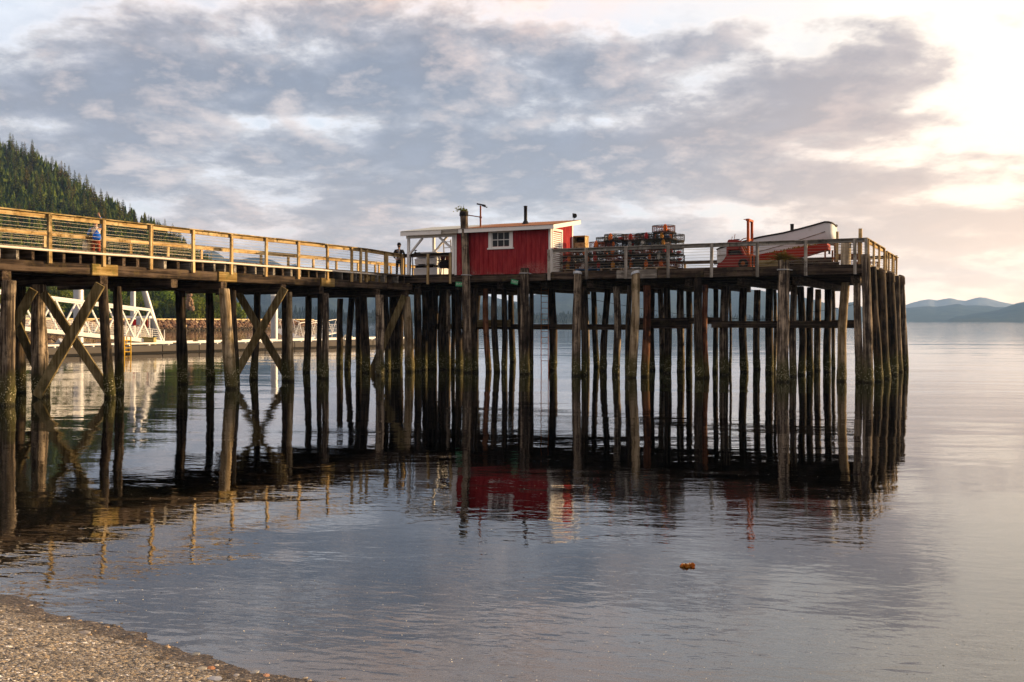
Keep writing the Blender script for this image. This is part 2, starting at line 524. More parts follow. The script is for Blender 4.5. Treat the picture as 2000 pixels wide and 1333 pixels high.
# ------------------------------------------------------------------ water
def water():
    t = NT('sea water')
    pos = t.n('ShaderNodeNewGeometry').outputs['Position']
    def nz(sc, detail, rough, dist=0.0, ang=0.0):
        v = pos
        if ang:
            v = t.n('ShaderNodeVectorRotate', {0: v, 3: ang}, rotation_type='Z_AXIS').outputs[0]
        v = t.n('ShaderNodeVectorMath', {0: v, 1: sc}, operation='MULTIPLY').outputs[0]
        return t.n('ShaderNodeTexNoise', {'Vector': v, 'Scale': 1.0, 'Detail': detail, 'Roughness': rough, 'Distortion': dist}).outputs['Fac']
    swell = nz((.16, .42, 1), 2.0, .45, .3, .2)
    mid = nz((.75, 1.7, 1), 2.0, .5, .4, -.15)
    fine = nz((3.2, 7.5, 1), 2.0, .5, .3, .25)
    tiny = nz((11, 20, 1), 2.0, .5, .2, -.3)
    zone = t.smooth(nz((.035, .09, 1), 3.0, .55, .5), .42, .64)
    zone2 = t.smooth(nz((.05, .14, 1), 3.0, .55, .5, .6), .45, .62)
    h = t.math('MULTIPLY', swell, .020)
    longs = nz((.028, .105, 1), 2.0, .5, .4, .12)
    h = t.math('ADD', h, t.math('MULTIPLY', longs, .06))
    yy = t.n('ShaderNodeSeparateXYZ', {0: pos}).outputs[1]
    far = t.smooth(yy, 70.0, 420.0)
    near = t.smooth(yy, 15.5, 6.5)
    h = t.math('ADD', h, t.math('MULTIPLY', mid, t.math('ADD', .0036, t.math('ADD', t.math('MULTIPLY', far, .022), t.math('MULTIPLY', near, .0018)))))
    h = t.math('ADD', h, t.math('MULTIPLY', fine, t.math('ADD', t.math('MULTIPLY', zone, .0013), t.math('ADD', t.math('MULTIPLY', near, .0026), .0005))))
    h = t.math('ADD', h, t.math('MULTIPLY', tiny, t.math('ADD', t.math('MULTIPLY', zone2, .0005), .00008)))
    bump = t.n('ShaderNodeBump', {'Strength': 1.0, 'Distance': 1.0, 'Height': h})
    fr = t.n('ShaderNodeFresnel', {'IOR': 1.9, 'Normal': bump.outputs[0]})
    tr = t.n('ShaderNodeBsdfTransparent', {0: (.92, .95, .90, 1)})
    gl = t.n('ShaderNodeBsdfGlossy', {'Color': (.97, .98, 1, 1), 'Roughness': .012, 'Normal': bump.outputs[0]})
    mx = t.n('ShaderNodeMixShader', {0: fr.outputs[0], 1: tr.outputs[0], 2: gl.outputs[0]})
    t.link(mx.outputs[0], t.out.inputs[0])
    ab = t.n('ShaderNodeVolumeAbsorption', {'Color': (.45, .52, .36, 1), 'Density': .34})
    t.link(ab.outputs[0], t.out.inputs['Volume'])
    mb = MB()
    mb.box(-4500, 4500, -120, 5000, -8.0, 0.0)
    mb.solo('water', t.m, None, None, (0, 0, 0), uv=False, kind='structure')
water()

# ------------------------------------------------------------------ beach and sea bed, one sheet
NL = Vector((-.555, -.832, 0)).normalized()
TL = Vector((-NL.y, NL.x, 0))       # along the shore

def beach_z(x, y):
    d = x * NL.x + y * NL.y + 5.10
    tt = x * TL.x + y * TL.y
    d += .20 * mnoise.noise(Vector((tt * .45, 3.1, 0))) + .06 * mnoise.noise(Vector((tt * 1.7, 8.1, 0)))
    if d > 0:
        z = d * .175 if d < 9 else 9 * .175 + (d - 9) * .09
    else:
        z = d * .085 if d > -6 else -.51 + (d + 6) * .22
    z = max(z, -6.5)
    a = min(1.0, max(0.0, (d + 30) / 20))
    z += a * (.035 * mnoise.noise(Vector((x * .9, y * .9, 0))) + .012 * mnoise.noise(Vector((x * 4.1, y * 4.1, 5))))
    if -60 < d < 30 and abs(tt) < 60:
        z += .006 * mnoise.noise(Vector((x * 13, y * 13, 9)))
    return z

def beach():
    ds = [45, 30, 20, 15, 12, 10]
    q = 9.0
    while q > -4:
        ds.append(q); q -= .07
    while q > -14:
        ds.append(q); q -= .4
    ds += [-16, -20, -26, -34, -45, -60, -90, -200, -800, -2500, -6000]
    ts = [-5000, -1500, -500, -200, -120, -80, -60, -45, -35, -28, -22, -18, -15]
    q = -13.0
    while q < 8:
        ts.append(q); q += .07
    ts += [9, 11, 14, 18, 24, 32, 45, 65, 100, 200, 600, 2000, 5000]
    mb = MB()
    nt_ = len(ts)
    vs = []
    for d in ds:
        for tt in ts:
            p = NL * (d - 5.10) + TL * tt
            z = beach_z(p.x, p.y)
            if d > 12:
                z = max(z, 1.5)
            vs.append((p.x, p.y, z))
    fs = []
    for i in range(len(ds) - 1):
        for j in range(nt_ - 1):
            fs.append((i * nt_ + j, i * nt_ + j + 1, (i + 1) * nt_ + j + 1, (i + 1) * nt_ + j))
    mb.add(vs, fs, True)
    t = NT('gravel beach')
    pos = t.n('ShaderNodeNewGeometry').outputs['Position']
    z = t.n('ShaderNodeSeparateXYZ', {0: pos}).outputs[2]
    v1 = t.n('ShaderNodeTexVoronoi', {'Vector': pos, 'Scale': 62.0}, feature='F1')
    v2 = t.n('ShaderNodeTexVoronoi', {'Vector': pos, 'Scale': 27.0}, feature='F1')
    r1 = t.n('ShaderNodeSeparateXYZ', {0: v1.outputs['Color']}).outputs[0]
    r2 = t.n('ShaderNodeSeparateXYZ', {0: v2.outputs['Color']}).outputs[1]
    pal = [(0, (.045, .043, .042)), (.22, (.15, .135, .115)), (.4, (.24, .20, .15)), (.58, (.33, .255, .165)), (.74, (.28, .265, .245)), (.88, (.44, .38, .29)), (.96, (.80, .76, .69))]
    c1 = t.ramp(r1, pal, 'CONSTANT')
    c2 = t.ramp(r2, pal, 'CONSTANT')
    pick = t.smooth(t.n('ShaderNodeSeparateXYZ', {0: v2.outputs['Color']}).outputs[2], .72, .78)
    col = t.mix(pick, c1, c2)
    big = t.noise(pos, .9, 5, .6)
    col = t.mix(t.math('MULTIPLY', t.smooth(big, .5, .68), .45), col, (.12, .105, .09))
    wetn = t.noise(pos, 2.2, 4, .6)
    wet = t.smooth(t.math('ADD', z, t.math('MULTIPLY', t.math('SUBTRACT', wetn, .5), .06)), .075, .02)
    dark = t.mix(1.0, col, (.36, .32, .28), 'MULTIPLY')
    col = t.mix(wet, col, dark)
    weed = t.math('MULTIPLY', t.smooth(t.math('ADD', z, t.math('MULTIPLY', t.math('SUBTRACT', wetn, .5), .08)), .02, .045), t.smooth(z, .085, .055))
    weed = t.math('MULTIPLY', weed, t.smooth(t.noise(pos, 6.0, 5, .7), .46, .6))
    col = t.mix(t.math('MULTIPLY', weed, .85), col, (.035, .024, .012))
    hgt = t.math('ADD', t.math('MULTIPLY', v1.outputs['Distance'], -.5), t.math('MULTIPLY', v2.outputs['Distance'], -.9))
    rough = t.math('SUBTRACT', .85, t.math('MULTIPLY', wet, .35))
    m = t.bsdf(col, rough, hgt, .8, .02)
    mb.solo('beach', m, None, None, (0, 0, 0), uv=False, kind='structure')
beach()

def stones():
    mb = MB()
    rr = random.Random(5)
    n = 0
    while n < 4200:
        d, tt = (rr.uniform(-2.2, 4.2), rr.uniform(-9.5, 2.0)) if n < 3000 else (rr.uniform(-7.0, -1.0), rr.uniform(-9, 8))
        if d > 1.5 and rr.random() < .5:
            continue
        p = NL * (d - 5.10) + TL * tt
        r = .006 + .022 * rr.random() ** 4
        mb.rock((p.x, p.y, beach_z(p.x, p.y) + r * .15), r, rr.random(), .45)
        n += 1
    t = NT('beach pebbles')
    pos = t.n('ShaderNodeNewGeometry').outputs['Random Per Island']
    col = t.ramp(pos, [(0, (.08, .075, .07)), (.3, (.24, .20, .16)), (.5, (.34, .30, .25)), (.7, (.40, .29, .18)), (.85, (.42, .38, .33)), (.96, (.55, .52, .47))], 'CONSTANT')
    mb.solo('pebbles', t.bsdf(col, .7), 'small mixed pebbles scattered over the gravel beach', None, (0, 0, 0), uv=False, kind='stuff')
    # the larger stones, one by one (photo pixel, size, look)
    big = [(58, 1184, .060, (.46, .42, .37), 'pale flat stone at the water edge in the beach corner'),
           (165, 1237, .075, (.36, .33, .30), 'long grey slate lying across the upper gravel'),
           (232, 1255, .050, (.42, .39, .35), 'rounded whitish stone on bare gravel behind the weed line'),
           (283, 1263, .055, (.22, .22, .22), 'flat charcoal stone on gravel just above the weed line'),
           (260, 1240, .045, (.30, .29, .27), 'small dark grey stone touching the wet weed line'),
           (332, 1301, .060, (.34, .34, .33), 'blue grey slate among the stones beside the orange one'),
           (380, 1279, .060, (.26, .27, .27), 'broad dark slate half in the wet weed'),
           (412, 1306, .055, (.45, .22, .12), 'orange brown stone lying among grey slates'),
           (394, 1307, .055, (.40, .38, .33), 'olive grey flat stone touching the orange one'),
           (461, 1320, .048, (.52, .49, .45), 'egg shaped white stone on the lower gravel'),
           (420, 1327, .075, (.44, .46, .50), 'bluish white long stone at the very bottom of the beach'),
           (497, 1314, .060, (.42, .42, .40), 'pale grey slate at the edge of wet sand'),
           (520, 1320, .050, (.48, .27, .17), 'pinkish brick coloured stone at the wet edge'),
           (344, 1200, .050, (.80, .78, .72), 'bright white shell lying under shallow clear water')]
    for i, (px, py, r, c, lab) in enumerate(big):
        s_ = 0
        z = 0.3
        for _ in range(12):
            y = F * (H - z) / (py - 627)
            x = (px - 1000) / F * y
            z = beach_z(x, y)
        mb = MB()
        mb.rock((x, y, z + r * .04), r * .72, i * 3.3 + 1, .26, 1)
        c = tuple(q * .8 for q in c)
        m = paint('stone %d' % i, c, tuple(q * .6 for q in c), .7, .7, 30)
        shell = 'shell' in lab
        mb.sm = [False] * len(mb.sm)
        mb.solo('sea_shell' if shell else 'beach_stone', m, lab, 'shell' if shell else 'stone', (x, y, z), None if shell else 'larger stones on the beach', uv=False)
stones()

def flecks():
    mb = MB()
    rr = random.Random(77)
    for i in range(1500):
        y = rr.uniform(6.4, 17) if i % 3 else rr.uniform(6.4, 10)
        x = (rr.uniform(-60, 2050) - 1000) / F * y
        if beach_z(x, y) > -.01:
            continue
        k = rr.uniform(.0022, .006) * (1.6 if rr.random() < .08 else 1)
        a = rr.random() * 3.14
        c, s_ = math.cos(a) * k, math.sin(a) * k
        mb.add([(x + c, y + s_, .003), (x - s_ * .6, y + c * .6, .006), (x - c, y - s_, .003), (x + s_ * .6, y - c * .6, .002)], [(0, 1, 2, 3)])
    mb.solo('foam_flecks', paint('foam flecks', (.62, .58, .50), (.40, .34, .26), .7, .6, 2), 'tiny pale flecks drifting on the shallow water', None, (0, 0, 0), uv=False, kind='stuff')
flecks()

def wrack():
    mb = MB()
    rr = random.Random(31)
    n = 0
    while n < 2600:
        d, tt = rr.gauss(.38, .14), rr.uniform(-9.5, 1.5)
        if mnoise.noise(Vector((tt * 1.1, 5.5, 0))) < rr.uniform(-.5, .25):
            continue
        p = NL * (d - 5.10) + TL * tt
        z = beach_z(p.x, p.y)
        if not .0 < z < .12:
            n += .2
            continue
        a = rr.random() * 6.28
        dv = Vector((math.cos(a), math.sin(a), rr.uniform(-.05, .3))) * rr.uniform(.02, .075)
        x = Vector((-math.sin(a), math.cos(a), 0)) * rr.uniform(.004, .013)
        b_ = Vector((p.x, p.y, z + .004))
        mb.add([b_ - x, b_ + x, b_ + dv * .6 + x + Vector((0, 0, .006)), b_ + dv, b_ + dv * .6 - x + Vector((0, 0, .006))], [(0, 1, 2, 4), (4, 2, 3)])
        n += 1
    mb.solo('beach_wrack', leaf_mat('dried weed', (.018, .012, .006), (.075, .042, .014), .02, .2, .3, .1), 'thin dark line of dried seaweed scraps along the water edge of the beach', None, (0, 0, 0), uv=False, kind='stuff')

# ------------------------------------------------------------------ far land
def land_mat(name, c1, c2, scale, c3=None):
    t = NT(name)
    pos = t.n('ShaderNodeNewGeometry').outputs['Position']
    n = t.noise(pos, scale, 8, .62)
    col = t.ramp(n, [(.35, c1), (.65, c2)] + ([(.75, c3)] if c3 else []))
    return t.bsdf(col, .95, n, .6, 20.0 if scale < .05 else 2.0, spec=.05)

def interp(tab, x):
    if x <= tab[0][0]:
        return tab[0][1]
    for (a, b), (c, d) in zip(tab, tab[1:]):
        if x <= c:
            return b + (d - b) * (x - a) / (c - a)
    return tab[-1][1]

def ridge(name, tab, dist, depth, step, mat, rough, dist_slope=0.0, base=-2.0):
    """mountain ridge: crest heights from the skyline (px, py), sloping to the water in front and behind"""
    mb = MB()
    xs = []
    q = tab[0][0]
    while q <= tab[-1][0]:
        xs.append(q); q += step
    rows = [0, .12, .25, .38, .5, .62, .75, .87, 1.0, 1.25, 1.6]
    vs = []
    for i, px in enumerate(xs):
        k = (px - 1000) / F
        D1 = dist + dist_slope * (px - 1000)
        D0 = D1 - depth
        zr = H + (627 - interp(tab, px)) / F * D1
        for j, r in enumerate(rows):
            if r <= 1:
                Y = D0 + depth * r
                z = base + (zr - base) * (r ** 1.05)
            else:
                Y = D1 + depth * (r - 1) * 1.5
                z = base + (zr - base) * max(0, 1 - (r - 1) / .6)
            wgt = math.sin(math.pi * min(r, 1.0)) if r < 1 else 0
            nn = mnoise.fractal(Vector((k * 40, r * 3.0, dist * .01)), 1.0, 2.0, 5)
            z += (zr - base) * rough * nn * (wgt + (.06 if r == 1 else 0))
            vs.append((k * Y, Y, z))
    m = len(rows)
    fs = [(i * m + j, (i + 1) * m + j, (i + 1) * m + j + 1, i * m + j + 1) for i in range(len(xs) - 1) for j in range(m - 1)]
    mb.add(vs, fs, True)
    return mb.solo(name, mat, None, None, (0, 0, 0), uv=False, kind='structure')

FOREST = land_mat('far forest slopes', (.014, .026, .026), (.034, .052, .046), .02, (.06, .08, .055))  # bluish base: part of the distance haze is mixed into this colour
SNOW = land_mat('far snow patched rock', (.16, .18, .20), (.24, .26, .28), .012, (.9, .9, .9))
ridge('mountains', [(150, 545), (300, 515), (370, 500), (395, 492), (410, 486), (425, 494), (440, 505), (468, 508), (486, 504), (512, 503), (535, 510), (555, 521), (575, 516), (600, 526), (640, 536), (700, 546), (760, 556), (850, 566), (930, 573), (985, 586), (1010, 590), (1040, 577), (1090, 566), (1150, 560), (1250, 556), (1350, 560), (1450, 564), (1540, 575), (1600, 588), (1625, 598), (1640, 604), (1655, 592), (1668, 590), (1690, 604), (1720, 616), (1750, 625)], 3300, 1100, 6, FOREST, .16)
ridge('mountains', [(1700, 618), (1740, 608), (1765, 602.5), (1790, 600), (1812, 598.5), (1830, 599.5), (1855, 596), (1873, 593.5), (1882, 597), (1905, 596.5), (1930, 597.5), (1945, 600.5), (1970, 600), (2000, 596), (2050, 592), (2110, 600)], 3700, 700, 5, FOREST, .1)
ridge('hills', [(1850, 626), (1860, 622), (1872, 617.5), (1885, 617), (1900, 613), (1920, 611), (1940, 607.5), (1952, 605.5), (1965, 600), (1985, 593), (2000, 590), (2040, 578), (2120, 560), (2250, 560), (2400, 590)], 2950, 600, 5, FOREST, .1)
ridge('mountains', [(1740, 606), (1780, 592), (1800, 587), (1815, 585), (1830, 587), (1845, 584), (1857, 582.5), (1870, 586), (1885, 588), (1900, 584), (1912, 581), (1925, 582), (1940, 586), (1955, 590), (1975, 594), (2010, 598)], 4700, 500, 5, SNOW, .1)

# dark far shore with its trees
TL_TAB = [(455, 606), (500, 604), (540, 603), (600, 604), (650, 604), (720, 605), (800, 607), (850, 607), (890, 602), (920, 593), (945, 589), (965, 586), (985, 590), (1005, 592), (1018, 597), (1035, 606), (1050, 612), (1063, 616), (1085, 611), (1110, 608), (1150, 610), (1220, 613), (1300, 614), (1400, 616), (1500, 618), (1600, 620)]
ridge('far_shore', [(p, 627 - (627 - y) * .72) for p, y in TL_TAB], 1500, 160, 6, land_mat('far shore forest', (.010, .018, .015), (.022, .034, .026), .08), .1, .2)

def spruce_simple(mb, c, h, r, rr, n=5):
    """a low spruce of a far wood: ragged stacked skirts"""
    c = Vector(c)
    tiers = 4
    for i in range(tiers):
        z0 = h * (.08 + .22 * i)
        z1 = min(h, z0 + h * .40)
        rad = r * (1 - i / tiers * .85)
        a0 = rr.random() * 6.28
        vs = [c + Vector((0, 0, z1))]
        for j in range(n * 2):
            a = a0 + math.pi * j / n
            q = rad * (1.0 if j % 2 == 0 else .55) * rr.uniform(.8, 1.2)
            vs.append(c + Vector((math.cos(a) * q, math.sin(a) * q, z0 - (0 if j % 2 == 0 else -.06) * h)))
        mb.add(vs, [(0, 1 + j, 1 + (j + 1) % (n * 2)) for j in range(n * 2)])

def treeline():
    mb = MB()
    rr = random.Random(3)
    for i in range(1500):
        px = rr.uniform(456, 1590)
        D = 1500 + .2 * (px - 1000) - rr.uniform(-10, 150)
        k = (px - 1000) / F
        yt = interp(TL_TAB, px)
        r = 1 - (1500 + .2 * (px - 1000) - D) / 160
        zr = -2 + ((627 - (627 - (627 - yt) * .72)) / F * 1500 + 4) * max(.05, min(1, r))
        h = rr.uniform(7, 12) if px < 1020 else rr.uniform(5, 8)
        spruce_simple(mb, (k * D, D, zr - 1), h, h * .2, rr, 4)
    mb.solo('treeline', land_mat('far spruce needles', (.010, .018, .015), (.025, .038, .028), .3), 'dark far off spruce wood along the opposite shore', None, (0, 0, 0), uv=False, kind='stuff')
treeline()

# ------------------------------------------------------------------ wooded hill
SKY = [(-420, 120), (-200, 215), (-100, 255), (0, 292), (60, 318), (100, 338), (150, 372), (200, 402), (250, 430), (300, 455), (350, 485), (410, 526), (450, 592), (478, 627)]
def hill_D(px):
    k = min(1, max(0, (px + 60) / 530))
    return 238 + 50 * k, 620 - 300 * k      # foot and crest distance

def hill_pt(px, r):
    D0, D1 = hill_D(px)
    Y = D0 + (D1 - D0) * r
    k = (px - 1000) / F
    zr = H + (627 - interp(SKY, px)) / F * D1
    z = 2.2 + (zr - 2.2) * (r ** 1.12) + math.sin(math.pi * r) * 3.0 * mnoise.noise(Vector((k * 60, r * 5, 2)))
    return Vector((k * Y, Y, z))

def hill():
    mb = MB()
    xs = list(range(-420, 480, 12))
    rows = [-.05, 0, .08, .16, .25, .34, .43, .52, .61, .7, .8, .9, 1.0]
    vs = []
    for px in xs:
        for r in rows:
            p = hill_pt(px, max(r, 0))
            if r < 0:
                p = Vector((p.x * .97, p.y * .97, -3))
            vs.append(p)
        p = hill_pt(px, 1.0)
        vs.append(Vector((p.x * 1.25, p.y * 1.25, p.z * .5)))
        vs.append(Vector((p.x * 1.5, p.y * 1.5, -3)))
    m = len(rows) + 2
    fs = [(i * m + j, (i + 1) * m + j, (i + 1) * m + j + 1, i * m + j + 1) for i in range(len(xs) - 1) for j in range(m - 1)]
    mb.add(vs, fs, True)
    mb.solo('hill', land_mat('forest floor', (.014, .020, .008), (.035, .045, .016), .15), None, None, (0, 0, 0), uv=False, kind='structure')
hill()

M['needles'] = leaf_mat('spruce needles', (.050, .070, .016), (.205, .200, .036), .05, .2, .55)
M['leaves'] = leaf_mat('alder leaves', (.065, .110, .014), (.19, .23, .030), .03, .2, .35, .35)
M['bark'] = paint('tree bark', (.085, .065, .05), (.16, .14, .12), .9, .6, 3)

def conifer_mesh(seed):
    """crown of a 12 m spruce: whorls of drooping ragged boughs"""
    rr = random.Random(seed)
    mb, tb = MB(), MB()
    hgt = 12.0
    lean = Vector((rr.uniform(-.25, .25), rr.uniform(-.25, .25), 0))
    tb.tube([(0, 0, -1.5), lean * .5 + Vector((0, 0, hgt * .5)), lean + Vector((0, 0, hgt))], [.22, .14, .02], 6)
    width = rr.uniform(1.9, 3.7)
    z = hgt * rr.uniform(.03, .10)
    while z < hgt * .985:
        f = z / hgt
        L = width * (1 - f) ** .85 * rr.uniform(.75, 1.15) + .12
        nb = 7 if f < .8 else 5
        a0 = rr.random() * 6.28
        for b in range(nb):
            if rr.random() < .12:
                continue
            a = a0 + 6.283 * b / nb + rr.uniform(-.25, .25)
            l = L * rr.uniform(.65, 1.15)
            o = Vector((math.cos(a), math.sin(a), 0))
            sd_ = Vector((-o.y, o.x, 0))
            base = lean * f + Vector((0, 0, z))
            dr = rr.uniform(.15, .5) * l
            tip = base + o * l + Vector((0, 0, -dr + .12 * l))
            mid = base + o * l * .55 + Vector((0, 0, -.25 * dr + .06 * l))
            w = l * rr.uniform(.24, .36)
            mb.add([base, mid + sd_ * w + Vector((0, 0, -.22 * w)), tip, mid - sd_ * w + Vector((0, 0, -.22 * w))], [(0, 1, 2), (0, 2, 3)])
            for k_ in range(3):       # hanging sprays
                q = base + (tip - base) * rr.uniform(.35, 1.0) + sd_ * rr.uniform(-w, w) * .7
                hh = rr.uniform(.25, .55) * (.4 + l * .35)
                ww = hh * .5
                mb.add([q + o * ww, q - o * ww * .6 + sd_ * ww * rr.uniform(-1, 1), q + Vector((rr.uniform(-.1, .1), rr.uniform(-.1, .1), -hh))], [(0, 1, 2)])
        z += hgt * (.034 + .018 * (1 - f)) * rr.uniform(.8, 1.2)
    return mb, tb

def broadleaf_mesh(seed):
    rr = random.Random(seed)
    mb, tb = MB(), MB()
    tb.tube([(0, 0, -1), (.1, 0, 1.5), (.2, .1, 4)], [.16, .12, .04], 6)
    lobes = []
    for i in range(9):
        a = rr.random() * 6.28
        q = rr.uniform(0, 1.9)
        lobes.append((Vector((math.cos(a) * q, math.sin(a) * q, rr.uniform(1.2, 4.6))), rr.uniform(.8, 1.5)))
        tb.tube([(.1, 0, 1.2), tuple(lobes[-1][0])], [.06, .02], 5)
    for i in range(900):
        c, r = rr.choice(lobes)
        d = Vector((rr.gauss(0, 1), rr.gauss(0, 1), rr.gauss(0, 1))).normalized()
        p = c + d * r * rr.uniform(.55, 1.08)
        p.z = max(p.z, .15)
        n = (d + Vector((rr.uniform(-.7, .7), rr.uniform(-.7, .7), rr.uniform(-.2, .9)))).normalized()
        x = n.orthogonal().normalized()
        x = Matrix.Rotation(rr.random() * 6.28, 3, n) @ x
        y = n.cross(x)
        s_ = rr.uniform(.14, .30)
        mb.add([p + x * s_, p + y * s_ * .6, p - x * s_, p - y * s_ * .6], [(0, 1, 2, 3)])
    return mb, tb

def forest():
    rr = random.Random(21)
    protos = []
    for sdx in range(6):
        mb, tb = conifer_mesh(100 + sdx)
        t = thing('spruce_tree', 'green spruce tree growing on the wooded hillside', 'tree', (0, 0, 0), 'spruces on the wooded hillside', uv=False)
        mb.build('crown', M['needles'], t)
        tb.build('trunk', M['bark'], t)
        protos.append(t)
    spots = []
    for i in range(34):                                   # along the crest
        px = -60 + i * 13.6 + rr.uniform(-4, 4)
        if px < 415:
            spots.append((px, rr.uniform(.95, 1.0), rr.uniform(26, 46)))
    spots += [(348, .99, 34), (352, .97, 26), (412, .98, 40), (318, .97, 34), (330, .93, 36), (338, .98, 28), (362, .95, 32), (375, .97, 28), (240, .985, 38), (232, .97, 32), (62, .985, 50), (20, .98, 46), (33, .97, 38)]
    tries = 0
    while len(spots) < 262 and tries < 6000:
        tries += 1
        r = rr.random() ** .8
        px = rr.uniform(-60, 440)
        if r < .12:
            continue
        if any(abs(px - a) < 7 and abs(r - b) < .05 for a, b, c in spots):
            continue
        spots.append((px, r * .97, rr.uniform(26, 60)))
    used = set()
    for px, r, hp in spots:
        p = hill_pt(px, r)
        h = hp / F * p.y
        i = rr.randrange(6)
        if i in used:
            o = dup(protos[i], p, rr.random() * 6.28)
        else:
            o = protos[i]; used.add(i); o.location = p
            o.rotation_euler = (0, 0, rr.random() * 6.28)
        k = h / 12.0
        w = k * rr.uniform(.85, 1.2)
        o.scale = (w, w, k)
    protos = []
    for sdx in range(3):
        mb, tb = broadleaf_mesh(200 + sdx)
        t = thing('alder_tree', 'bright green alder bush growing low at the hill foot above the riprap', 'tree', (0, 0, 0), 'alders along the hill foot', uv=False)
        mb.build('crown', M['leaves'], t)
        tb.build('trunk', M['bark'], t)
        protos.append(t)
    used = set()
    for i in range(62):
        px = rr.uniform(-30, 466)
        r = rr.uniform(0, .10) if i < 34 else rr.uniform(.08, .30)
        p = hill_pt(px, r)
        j = rr.randrange(3)
        if j in used:
            o = dup(protos[j], p, rr.random() * 6.28)
        else:
            o = protos[j]; used.add(j); o.location = p
        k = rr.uniform(.75, 1.4)
        o.scale = (k * 1.15, k * 1.15, k)
    # the mass of wood behind and between them
    mb = MB()
    for i in range(2600):
        px, r = rr.uniform(-300, 470), rr.random() ** .85
        p = hill_pt(px, r)
        h = rr.uniform(18, 34) / F * p.y
        if p.x / p.y * F + 1000 > 430 and r > .5:
            h *= .6
        spruce_simple(mb, p, h, h * .26, rr, 4)
    mb.solo('forest', M['needles'], 'dense dark undergrowth and young spruces filling the wooded hillside', None, (0, 0, 0), uv=False, kind='stuff')
    # bare rock outcrop among the alders
    mb = MB()
    c = W(370, 590, 21.0)
    for i in range(34):
        f = rr.random()
        mb.rock(c + Vector((rr.uniform(-.8, .8) * (1.1 - f * .6), rr.uniform(-.4, .4), -1.7 + 3.6 * f)), rr.uniform(.3, .55), i + 9, 1.5, 1)
    mb.solo('rock_outcrop', paint('orange rock', (.26, .17, .10), (.10, .07, .045), .9, .9, .8), 'pale orange rock face showing among the alders on the hill foot', 'rock', uv=False)
forest()

# ------------------------------------------------------------------ breakwater
def breakwater():
    rr = random.Random(8)
    a, b = Vector((W(-120, 650, 28).x, W(-120, 650, 28).y, 0)), Vector((W(612, 640, 15).x, W(612, 640, 15).y, 0))
    ax = (b - a).normalized()
    nb = Vector((ax.y, -ax.x, 0))      # towards the camera
    L = (b - a).length
    core = MB()
    core.add([a + nb * 2.4 + Vector((0, 0, -2)), b + nb * 2.4 + Vector((0, 0, -2)), b + Vector((0, 0, 2.75)), a + Vector((0, 0, 2.75)), a - nb * 5 + Vector((0, 0, 2.75)), b - nb * 5 + Vector((0, 0, 2.75)), b - nb * 8 + Vector((0, 0, -2)), a - nb * 8 + Vector((0, 0, -2))],
             [(0, 1, 2, 3), (3, 2, 5, 4), (4, 5, 6, 7), (0, 3, 4, 7), (1, 6, 5, 2)])
    core.solo('breakwater_path', paint('gravel path', (.40, .32, .20), (.25, .2, .13), .9, .6, 1), None, None, (a.x, a.y, 0), uv=False, kind='structure')
    mb = MB()
    for i in range(2300):
        q, r = rr.random() * L, rr.uniform(0, 1.0)
        p = a + ax * q + nb * (2.5 * (1 - r) + rr.uniform(-.2, .3))
        mb.rock((p.x, p.y, -.5 + 3.3 * r), rr.uniform(.3, .62), i, .7)
    for i in range(50):
        q, r = rr.uniform(-2, 3), rr.uniform(0, 1)
        p = b + ax * q * (1.6 - r) + nb * rr.uniform(-8, 2.4) * (1.2 - r)
        mb.rock((p.x, p.y, -.4 + 2.8 * r), rr.uniform(.4, .9), i + 5000, .7)
    t = NT('riprap rock')
    isl = t.n('ShaderNodeNewGeometry').outputs['Random Per Island']
    pos = t.n('ShaderNodeNewGeometry').outputs['Position']
    z = t.n('ShaderNodeSeparateXYZ', {0: pos}).outputs[2]
    col = t.ramp(isl, [(0, (.075, .043, .028)), (.35, (.15, .083, .048)), (.7, (.22, .13, .078)), (1, (.31, .22, .15))])
    col = t.mix(t.smooth(z, 1.1, .5), col, (.07, .05, .025))
    mb.solo('riprap', t.bsdf(col, .9), 'reddish brown boulders of the long breakwater beyond the float', None, (a.x, a.y, 0), uv=False, kind='stuff')
    # guard kerb along the path
    g = MB()
    g.bar(a + Vector((0, 0, 3.0)) + nb * .2, b + Vector((0, 0, 3.0)) + nb * .2, .25, .3)
    g.solo('guard_rail', paint('pale yellow rail', (.56, .46, .24), (.4, .33, .2), .7, .5, 1), 'low yellowish guard rail running along the breakwater top', 'guard rail', (a.x, a.y, 2.75), uv=False)
    # tiny cannery buildings on the far shore
    for (px, w, hh, c, lab) in ((1003, 9, 3.0, (.35, .05, .03), 'tiny red roofed shed on the far shore'), (784, 6, 2.5, (.7, .66, .6), 'tiny whitish house on the far shore seen between the pilings')):
        c0 = W(px, 629, 3.6)
        t_ = thing('far_house', lab, 'house', (c0.x, c0.y, 0.0), uv=False)
        m1 = MB(); m1.box(c0.x - w / 2, c0.x + w / 2, c0.y, c0.y + 6, -1, hh)
        m1.build('wall', M['white'], t_)
        m2 = MB(); m2.add([(c0.x - w / 2 - .4, c0.y - .5, hh), (c0.x + w / 2 + .4, c0.y - .5, hh), (c0.x + w / 2 + .4, c0.y + 3, hh + 1.8), (c0.x - w / 2 - .4, c0.y + 3, hh + 1.8), (c0.x - w / 2 - .4, c0.y + 6.5, hh), (c0.x + w / 2 + .4, c0.y + 6.5, hh)], [(0, 1, 2, 3), (3, 2, 5, 4), (0, 3, 4), (1, 5, 2)])
        m2.build('roof', paint('far roof', c, None, .8), t_)
breakwater()
# ------------------------------------------------------------------ pilings
DECK = 4.98
U_NEAR, U_FAR = -27.8, -33.6
V_FRONT, V_BACK, U_END = 44.0, 56.8, -5.5

